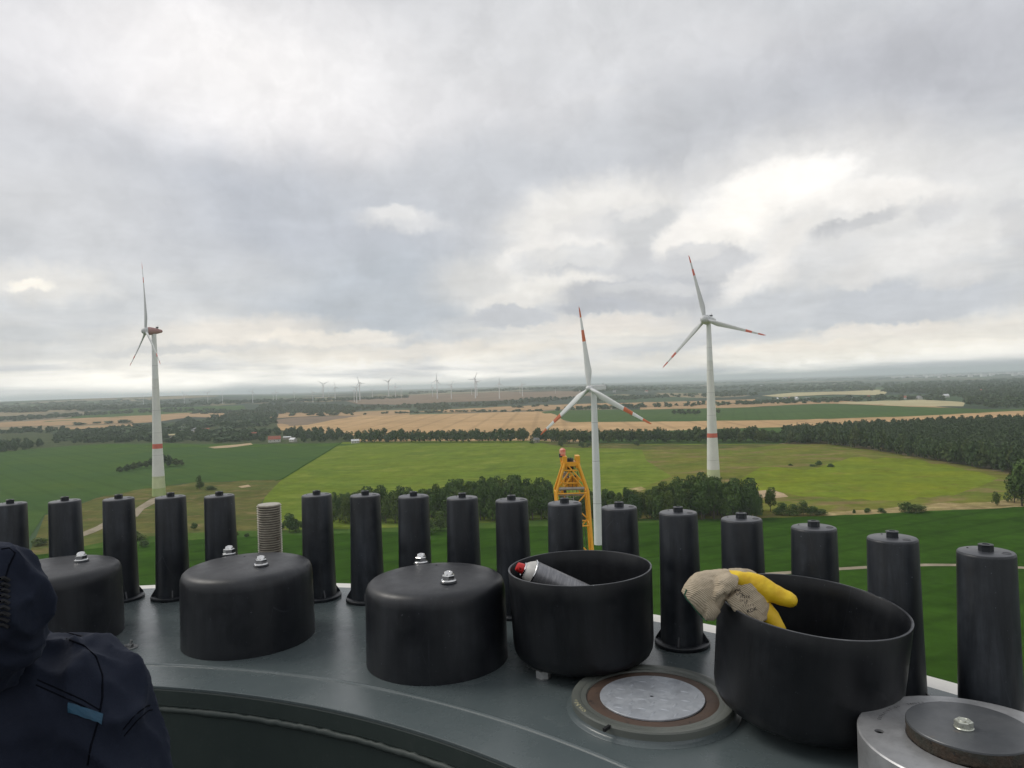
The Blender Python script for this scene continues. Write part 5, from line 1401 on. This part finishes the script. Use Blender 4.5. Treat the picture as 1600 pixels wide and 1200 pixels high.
# crumpled rag the can rests on
bm = bmesh.new(); tc_ = Vector((.150, 1.775, H))
for (x, y, z, r) in ((.045, -.01, -.595, .055), (-.02, .03, -.61, .05), (.03, -.06, -.61, .05), (.085, .02, -.60, .042), (.0, -.03, -.61, .06), (.062, -.035, -.555, .030), (.10, -.05, -.60, .035), (.06, .05, -.61, .045)):
    ball(bm, (tc_.x + x, tc_.y + y, H + z), (r, r, r * .8), seg=16)
o = link('rag', fuse(bm, .005, 4, ((.03, .018, True), (.012, .008, False))), surf('dark grey rag cloth', (.045, .045, .05), (.075, .073, .08), .9, scale=40, bump=.5, bscale=700))
tag(o, 'crumpled dark grey rag in the tub under the spray can', 'rag')

# ---- work glove over the rim of the tilted tub
def G(px, py, Y): return pt(px, py, Y)
def limb(bm, pts, n=20, flat=None):
    """pts: (px, py, Y, half width px, half depth m)"""
    C_ = [G(p[0], p[1], p[2]) for p in pts]; secs = []
    for k, p in enumerate(pts):
        d = (C_[min(k+1, len(C_)-1)] - C_[max(0, k-1)]).normalized()
        view = Vector((0, 1, 0)); a = d.cross(view)
        if a.length < .1: a = Vector((1, 0, 0))
        a.normalize(); b = d.cross(a).normalized()
        secs.append((C_[k], a * (p[3] * p[2] / F), b * p[4]))
    loft(bm, secs, n)
def cotton():
    m, nt, b = new_mat('ribbed beige cotton'); n = NB(nt)
    c = n.mix(n.rng(n.noise(45, 6, .65), .35, .68), (.60, .51, .385), (.46, .385, .28))
    c = n.mix(n.rng(n.noise(130, 4, .7), .55, .75, 0, .5), c, (.30, .24, .17))
    w = n.N.new('ShaderNodeTexWave'); w.bands_direction = 'DIAGONAL'; w.inputs['Scale'].default_value = 130; w.inputs['Distortion'].default_value = 2.2; w.inputs['Detail'].default_value = 2
    nt.links.new(n.v, w.inputs['Vector'])
    c = n.mix(n.math('MULTIPLY', w.outputs['Fac'], .26), c, (.24, .19, .13))
    nt.links.new(c, b.inputs['Base Color']); b.inputs['Roughness'].default_value = .95; b.inputs['Specular IOR Level'].default_value = .15
    n.bump(w.outputs['Fac'], .8, .0012, b); return m
M_cot = cotton()
M_yg = surf('yellow rubber coating', (.80, .56, .025), (.74, .46, .02), .48, scale=35, bump=.35, bscale=260, spots=((.56, .36, .03), 55, .66), spec=.4)
gl = empty('work_glove', G(1150, 930, 1.38)); tag(gl, 'used work glove, beige cotton with yellow coated fingers, hanging over the tub rim', 'glove')
bm = bmesh.new()
# cuff hanging outside
limb(bm, [(1080, 943, 1.37, 25, .018), (1086, 938, 1.37, 29, .024), (1095, 932, 1.37, 33, .028), (1106, 924, 1.375, 34, .028), (1118, 914, 1.38, 27, .026), (1130, 905, 1.38, 17, .024), (1142, 900, 1.38, 12, .022)])
limb(bm, [(1100, 948, 1.36, 22, .020), (1108, 948, 1.36, 22, .020), (1116, 942, 1.36, 16, .018)])
# roll over the rim
limb(bm, [(1118, 915, 1.365, 9, .014), (1126, 910, 1.36, 11, .018), (1136, 908, 1.36, 13, .020), (1147, 913, 1.36, 15, .018)])
limb(bm, [(1115, 938, 1.350, 4, .006), (1121, 926, 1.345, 6, .008), (1129, 919, 1.345, 7, .009), (1137, 922, 1.35, 8, .010)])
# palm going down inside
limb(bm, [(1136, 902, 1.385, 12, .018), (1150, 908, 1.38, 22, .018), (1163, 922, 1.37, 26, .017), (1174, 938, 1.365, 25, .016), (1183, 953, 1.36, 21, .015), (1190, 968, 1.36, 16, .013)])
limb(bm, [(1143, 930, 1.355, 12, .010), (1155, 946, 1.35, 13, .010), (1172, 962, 1.35, 14, .010), (1188, 974, 1.35, 12, .010)])
limb(bm, [(1140, 894, 1.40, 6, .012), (1158, 893, 1.405, 6, .012), (1174, 896, 1.41, 6, .010), (1181, 898, 1.41, 4, .007)])
me = fuse(bm, .0018, 9, ((.030, .002, False),))
folds(me, (((.8, 0, .5), .022, .6), ((.5, .2, -.8), .012, .3)), .0018)
o = link('cotton_sleeve', me, M_cot); o.parent = gl; o.matrix_parent_inverse = Matrix.Translation(-gl.location)
bv = bvh_of(me, Matrix.Identity(4))
def adopt(o): o.parent = gl; o.matrix_parent_inverse = Matrix.Translation(-gl.location); return o
bm = bmesh.new()
limb(bm, [(1136, 895, 1.385, 5, .014), (1150, 902, 1.375, 11, .020), (1168, 909, 1.375, 16, .017), (1186, 916, 1.37, 18, .018), (1204, 925, 1.365, 16, .0175), (1220, 932, 1.36, 13.5, .016), (1234, 937, 1.355, 12, .015), (1242, 940, 1.352, 9, .012), (1246, 941, 1.35, 4, .006)])
limb(bm, [(1168, 914, 1.38, 8, .012), (1184, 928, 1.372, 14, .015), (1194, 944, 1.366, 12, .015)])
adopt(link('coated_back', fuse(bm, .0020, 3, ((.018, .0022, False),)), M_yg))
bm = bmesh.new()
limb(bm, [(1184, 930, 1.37, 7, .012), (1194, 948, 1.365, 12, .014), (1204, 964, 1.36, 14, .0145), (1213, 979, 1.355, 13, .0145), (1222, 996, 1.352, 11.5, .014), (1229, 1012, 1.35, 10.5, .013), (1234, 1026, 1.348, 8, .010), (1236, 1030, 1.347, 4, .005)])
adopt(link('coated_finger', fuse(bm, .0020, 3, ((.018, .0022, False),)), M_yg))
bm = bmesh.new()
limb(bm, [(1180, 958, 1.372, 8, .012), (1192, 972, 1.37, 10, .013), (1200, 990, 1.368, 10, .013), (1206, 1008, 1.366, 9, .012), (1210, 1022, 1.365, 6, .008)])
adopt(link('coated_finger', fuse(bm, .0020, 3, ((.018, .0020, False),)), M_yg))
# green hem round the cuff opening
M_hem = surf('green hem thread', (.035, .13, .075), (.025, .09, .055), .8, scale=200)
hp_ = []
for (x, y) in ((1073, 921), (1070, 930), (1069.5, 940), (1072, 950), (1077, 958), (1083, 965), (1090, 970.5), (1097, 974)):
    l_, n_ = hit(bv, x, y)
    k = 0
    while l_ is None and k < 14: k += 1; l_, n_ = hit(bv, x + .7 * k, y - .45 * k)
    if l_ is not None: hp_.append(l_ + n_ * .0004)
if len(hp_) > 2: adopt(link('hem', tubed(hp_, .0016, 8), M_hem))
# printing on the palm: CE mark, small lines, block lettering
M_prt = surf('dark glove print', (.018, .016, .018), (.03, .028, .028), .9, scale=900)
def print_on(bv_, s_, px, py, size_px, ang, mat, name, owner, lift=.0004, sx=1.):
    me_ = text_mesh(s_, 1.0, .018); V = []
    co = [(v.co.x * sx, v.co.y) for v in me_.vertices]
    bm_ = bmesh.new(); bm_.from_mesh(me_); bmesh.ops.triangulate(bm_, faces=bm_.faces)
    ok = True
    for v in bm_.verts:
        x = v.co.x * sx * size_px; y = -v.co.y * size_px
        X = px + x * math.cos(ang) - y * math.sin(ang); Y = py + x * math.sin(ang) + y * math.cos(ang)
        l_, n_ = hit(bv_, X, Y)
        if l_ is None: ok = False; break
        v.co = l_ - (l_ - EYE).normalized() * lift
    if not ok: bm_.free(); return None
    m2 = bpy.data.meshes.new(name); bm_.to_mesh(m2); bm_.free()
    return link(name, m2, mat)
A_ = math.radians(56)
for (s_, x, y, sz, an) in (('CE', 1151.5, 925.5, 8.5, A_), ('EN 388', 1158, 926, 4.2, A_), ('3121X', 1164, 932.5, 6., A_ - .9), ('CAT. II', 1162, 938.5, 4.2, A_ - .95), ('10', 1165, 942, 5.5, A_ - 1.0), ('JULIUS', 1169, 946, 5.0, A_ - 1.05), ('KDK', 1175, 953.5, 8, A_ - 1.3)):
    if s_ in ('JULIUS',): s_ = '1 1 1 1 1'
    o = print_on(bv, s_, x, y, sz, an, M_prt, 'print_mark', gl)
    if o: adopt(o)

# ---- the worker in the navy jacket (lower left, partly outside the frame)
def B(px, py, Y): return pt(px, py, Y)
M_jack = None
def jacket_mat():
    m, nt, b = new_mat('navy softshell cloth'); n = NB(nt)
    c = n.mix(n.rng(n.noise(5, 6, .6), .35, .65), (.0085, .0125, .0255), (.0120, .0165, .0320))
    c = n.mix(n.rng(n.noise(45, 6, .7), .55, .8, 0, .4), c, (.020, .024, .038))
    nt.links.new(c, b.inputs['Base Color']); b.inputs['Roughness'].default_value = .85; b.inputs['Specular IOR Level'].default_value = .25
    b.inputs['Sheen Weight'].default_value = .06; b.inputs['Sheen Roughness'].default_value = .5; b.inputs['Sheen Tint'].default_value = (.35, .42, .6, 1)
    n.bump(n.math('ADD', n.noise(900, 2, .5), n.noise(28, 4, .6)), .4, .0012, b); return m
M_jack = jacket_mat()
M_black = surf('black elastic', (.008, .009, .012), None, .8, scale=30)
M_skin = surf('skin', (.46, .27, .19), (.40, .22, .16), .55, scale=20)
def seg(bm, pts, n=24):
    """pts: (point, radius) chain; round loft with ball ends"""
    C_ = [p[0] for p in pts]; secs = []
    for k, (c_, r) in enumerate(pts):
        d = (C_[min(k+1, len(C_)-1)] - C_[max(0, k-1)]).normalized()
        a = d.cross(Vector((0, 1, .05))); a.normalize(); b = d.cross(a).normalized()
        ra, rb = r if isinstance(r, tuple) else (r, r)
        secs.append((c_, a * ra, b * rb))
    loft(bm, secs, n)
wk = empty('person', Vector((-.50, .84, H - 1.7))); tag(wk, 'person in a navy work jacket with a small blue tab, at lower left', 'person')
def wear(o): o.parent = wk; o.matrix_parent_inverse = Matrix.Translation(-wk.location); return o
bm = bmesh.new()
# torso from the hips up to the shoulders
seg(bm, [(Vector((-.60, .80, H - 1.02)), (.175, .13)), (Vector((-.60, .80, H - .80)), (.165, .125)), (B(-10, 1330, .80), (.155, .12)), (B(20, 1240, .80), (.14, .11)), (B(25, 1170, .80), (.12, .095)), (B(15, 1110, .80), (.095, .08)), (B(0, 1060, .80), (.05, .05))])
ball(bm, B(60, 1105, .80), (.078, .080, .080)); ball(bm, B(-120, 1130, .82), (.10, .09, .09))
seg(bm, [(B(86, 1046, .80), .038), (B(112, 1064, .80), .048), (B(136, 1092, .80), .053), (B(156, 1135, .795), .055), (B(176, 1200, .79), .054), (B(190, 1290, .77), .050), (B(190, 1380, .74), .046)])
seg(bm, [(B(190, 1372, .74), .046), (B(120, 1420, .66), .044), (B(20, 1430, .60), .040), (B(-60, 1420, .56), .036)])
# left arm out of view
seg(bm, [(B(-140, 1110, .84), .052), (B(-230, 1180, .84), .054), (B(-280, 1300, .82), .050), (B(-260, 1420, .74), .045), (B(-140, 1480, .62), .036)])
me = fuse(bm, .0045, 3, ((.12, .016, False),))
folds(me, (((-.6, .1, -.8), .085, .6), ((.5, .2, -.85), .05, .45), ((.2, .1, -1), .030, .2)), .019)
jk = wear(link('jacket', me, M_jack)); bj = bvh_of(me, Matrix.Identity(4))
# collar / hood bundle
bm = bmesh.new()
seg(bm, [(B(-90, 900, .72), .030), (B(-70, 915, .72), (.052, .045)), (B(-40, 945, .72), (.060, .05)), (B(-22, 975, .725), (.060, .050)), (B(-20, 1010, .73), (.050, .044)), (B(-22, 1042, .74), (.032, .032)), (B(-26, 1068, .745), (.012, .014))])
ball(bm, B(-8, 915, .72), (.042, .040, .044))
ball(bm, B(18, 955, .72), (.032, .036, .046), Matrix.Rotation(.5, 4, 'Y'))
ball(bm, B(-6, 1004, .728), (.030, .034, .040))
me2 = fuse(bm, .004, 3, ((.09, .008, False),))
folds(me2, (((.55, .1, -.8), .050, .6), ((.8, .2, -.3), .030, .45), ((-.2, .1, -1), .018, .2)), .0095, (.1, .2, .3))
hd = wear(link('hood', me2, M_jack)); bh = bvh_of(me2, Matrix.Identity(4))
def seam(bv_, pts, r, name, mat, lift=.0):
    P_ = []
    for (a, b) in zip(pts[:-1], pts[1:]):
        n_ = max(2, int(math.hypot(b[0]-a[0], b[1]-a[1]) / 5))
        for k in range(n_):
            l_, nn = hit(bv_, a[0] + (b[0]-a[0]) * k / n_, a[1] + (b[1]-a[1]) * k / n_)
            if l_ is not None and (not P_ or (l_ - P_[-1]).length < .04): P_.append(l_ + nn * lift)
    if len(P_) > 2: return wear(link(name, tubed(P_, r, 6), mat))
M_seam = surf('seam stitching', (.003, .004, .008), None, .9, spec=.1, scale=50)
seam(bj, [(58, 1062), (95, 1078), (130, 1094), (160, 1112)], .0007, 'seam', M_seam)
seam(bj, [(56, 1070), (92, 1086), (128, 1102), (158, 1118)], .0007, 'seam', M_seam)
seam(bj, [(104, 998), (130, 1008), (150, 1026), (160, 1055), (160, 1090), (154, 1125), (142, 1165), (136, 1200)], .0010, 'seam', M_seam)
seam(bj, [(192, 1140), (210, 1118), (228, 1104), (240, 1100)], .0008, 'seam', M_seam)
seam(bj, [(194, 1150), (214, 1126), (232, 1110), (244, 1108)], .0008, 'seam', M_seam)
seam(bj, [(88, 985), (110, 990), (135, 996)], .0008, 'seam', M_seam)
seam(bh, [(2, 858), (14, 856), (24, 864), (14, 884), (8, 905), (4, 925)], .0008, 'seam', M_seam)
for k in range(9):
    y = 905 + k * 9
    seam(bh, [(0, y), (5, y - 2), (12, y + 1), (16, y + 5)], .0020, 'elastic_rib', M_black, .0006)
# blue tab
V = []; Fc = []
a, b_, c_, d_ = (107, 1097), (161, 1117), (159, 1131), (108, 1112)
for i in range(9):
    for j in range(5):
        u, v = i / 8, j / 4
        x = (a[0] * (1-u) + b_[0] * u) * (1-v) + (d_[0] * (1-u) + c_[0] * u) * v; y = (a[1] * (1-u) + b_[1] * u) * (1-v) + (d_[1] * (1-u) + c_[1] * u) * v
        l_, nn = hit(bj, x, y); V.append(tuple(l_ + nn * .0014))
for i in range(8):
    for j in range(4): k = i * 5 + j; Fc.append((k, k + 5, k + 6, k + 1))
me_ = bpy.data.meshes.new('tab'); me_.from_pydata(V, [], Fc)
tb = link('blue_tab', me_, surf('petrol blue tab', (.005, .060, .115), (.004, .046, .090), .6, scale=60)); wear(tb)
sd_ = tb.modifiers.new('s', 'SOLIDIFY'); sd_.thickness = .0012; sd_.offset = 0
# head just left of the frame
hc = B(-215, 880, .76)
bm = bmesh.new(); ball(bm, hc, (.076, .092, .108), seg=28); ball(bm, hc + Vector((-.02, .03, -.07)), (.055, .06, .06), seg=20)
seg(bm, [(hc + Vector((.03, .0, -.06)), .052), (B(-110, 1020, .79), .056)])
for s_ in (-1, 1): ball(bm, hc + Vector((s_ * .076, -.005, -.01)), (.010, .018, .030), seg=12)
ball(bm, hc + Vector((-.01, .100, -.015)), (.012, .018, .020), seg=12)
ball(bm, hc + Vector((-.01, .088, -.055)), (.024, .010, .008), seg=12)
wear(link('head', fuse(bm, .005, 3), M_skin))
for s_ in (-1, 1):
    bm = bmesh.new(); ball(bm, hc + Vector((-.01 + s_ * .030, .086, .012)), .011, seg=12); wear(link('eye', to_mesh(bm, 3.2), surf('eye', (.7, .7, .68), None, .3)))
bm = bmesh.new(); ball(bm, hc + Vector((.0, -.012, .030)), (.084, .094, .092), seg=24); wear(link('hair', fuse(bm, .006, 1, ((.01, .006, True),)), surf('short brown hair', (.05, .032, .02), (.03, .02, .012), .7, scale=90, bump=.6, bscale=400)))
# hands and legs, all outside the picture
def hand(c_, dirv, up, s):
    bm = bmesh.new(); f_ = dirv.normalized(); r_ = f_.cross(up).normalized(); u_ = r_.cross(f_)
    seg(bm, [(c_ - f_ * .03, .026), (c_, (.036, .018)), (c_ + f_ * .05, (.042, .016)), (c_ + f_ * .085, (.038, .013))], 14)
    for k, (o_, l_) in enumerate(((-.030, .068), (-.010, .078), (.011, .072), (.030, .056))):
        p0 = c_ + f_ * .08 + r_ * o_; p1 = p0 + f_ * l_ * .5 - u_ * .008; p2 = p0 + f_ * l_ * .8 - u_ * .028; p3 = p2 + f_ * l_ * .1 - u_ * l_ * .25
        tube(bm, [p0 - f_ * .02, p0, p1, p2, p3], [.009, .009, .0085, .008, .006], 10)
    p0 = c_ + f_ * .02 + r_ * s * .030; tube(bm, [p0, p0 + r_ * s * .025 + f_ * .025, p0 + r_ * s * .032 + f_ * .055 - u_ * .012], [.012, .011, .008], 10)
    return fuse(bm, .003, 2)
wear(link('hand', hand(B(-95, 1415, .55), Vector((-1, -.2, .1)), Vector((0, 0, 1)), 1), M_skin))
wear(link('hand', hand(B(-110, 1490, .60), Vector((1, -.2, -.05)), Vector((0, 0, 1)), -1), M_skin))
M_trs = surf('black work trousers', (.018, .019, .024), (.028, .029, .034), .85, scale=20, bump=.3, bscale=300)
bm = bmesh.new()
seg(bm, [(Vector((-.60, .80, H - .92)), (.17, .125)), (Vector((-.60, .80, H - 1.02)), (.17, .13)), (Vector((-.60, .80, H - 1.10)), (.16, .12))])
for s_ in (-1, 1):
    seg(bm, [(Vector((-.60 + s_ * .085, .80, H - 1.04)), .088), (Vector((-.60 + s_ * .10, .82, H - 1.25)), .078), (Vector((-.60 + s_ * .11, .83, H - 1.45)), .062), (Vector((-.60 + s_ * .11, .80, H - 1.66)), .055)])
wear(link('trousers', fuse(bm, .01, 3, ((.08, .012, False),)), M_trs))
for s_ in (-1, 1):
    bm = bmesh.new(); box(bm, (-.60 + s_ * .11, .84, H - 1.672), (.10, .28, .10)); bmesh.ops.bevel(bm, geom=bm.edges[:], offset=.03, segments=3, affect='EDGES')
    wear(link('boot', to_mesh(bm, .8), M_black))
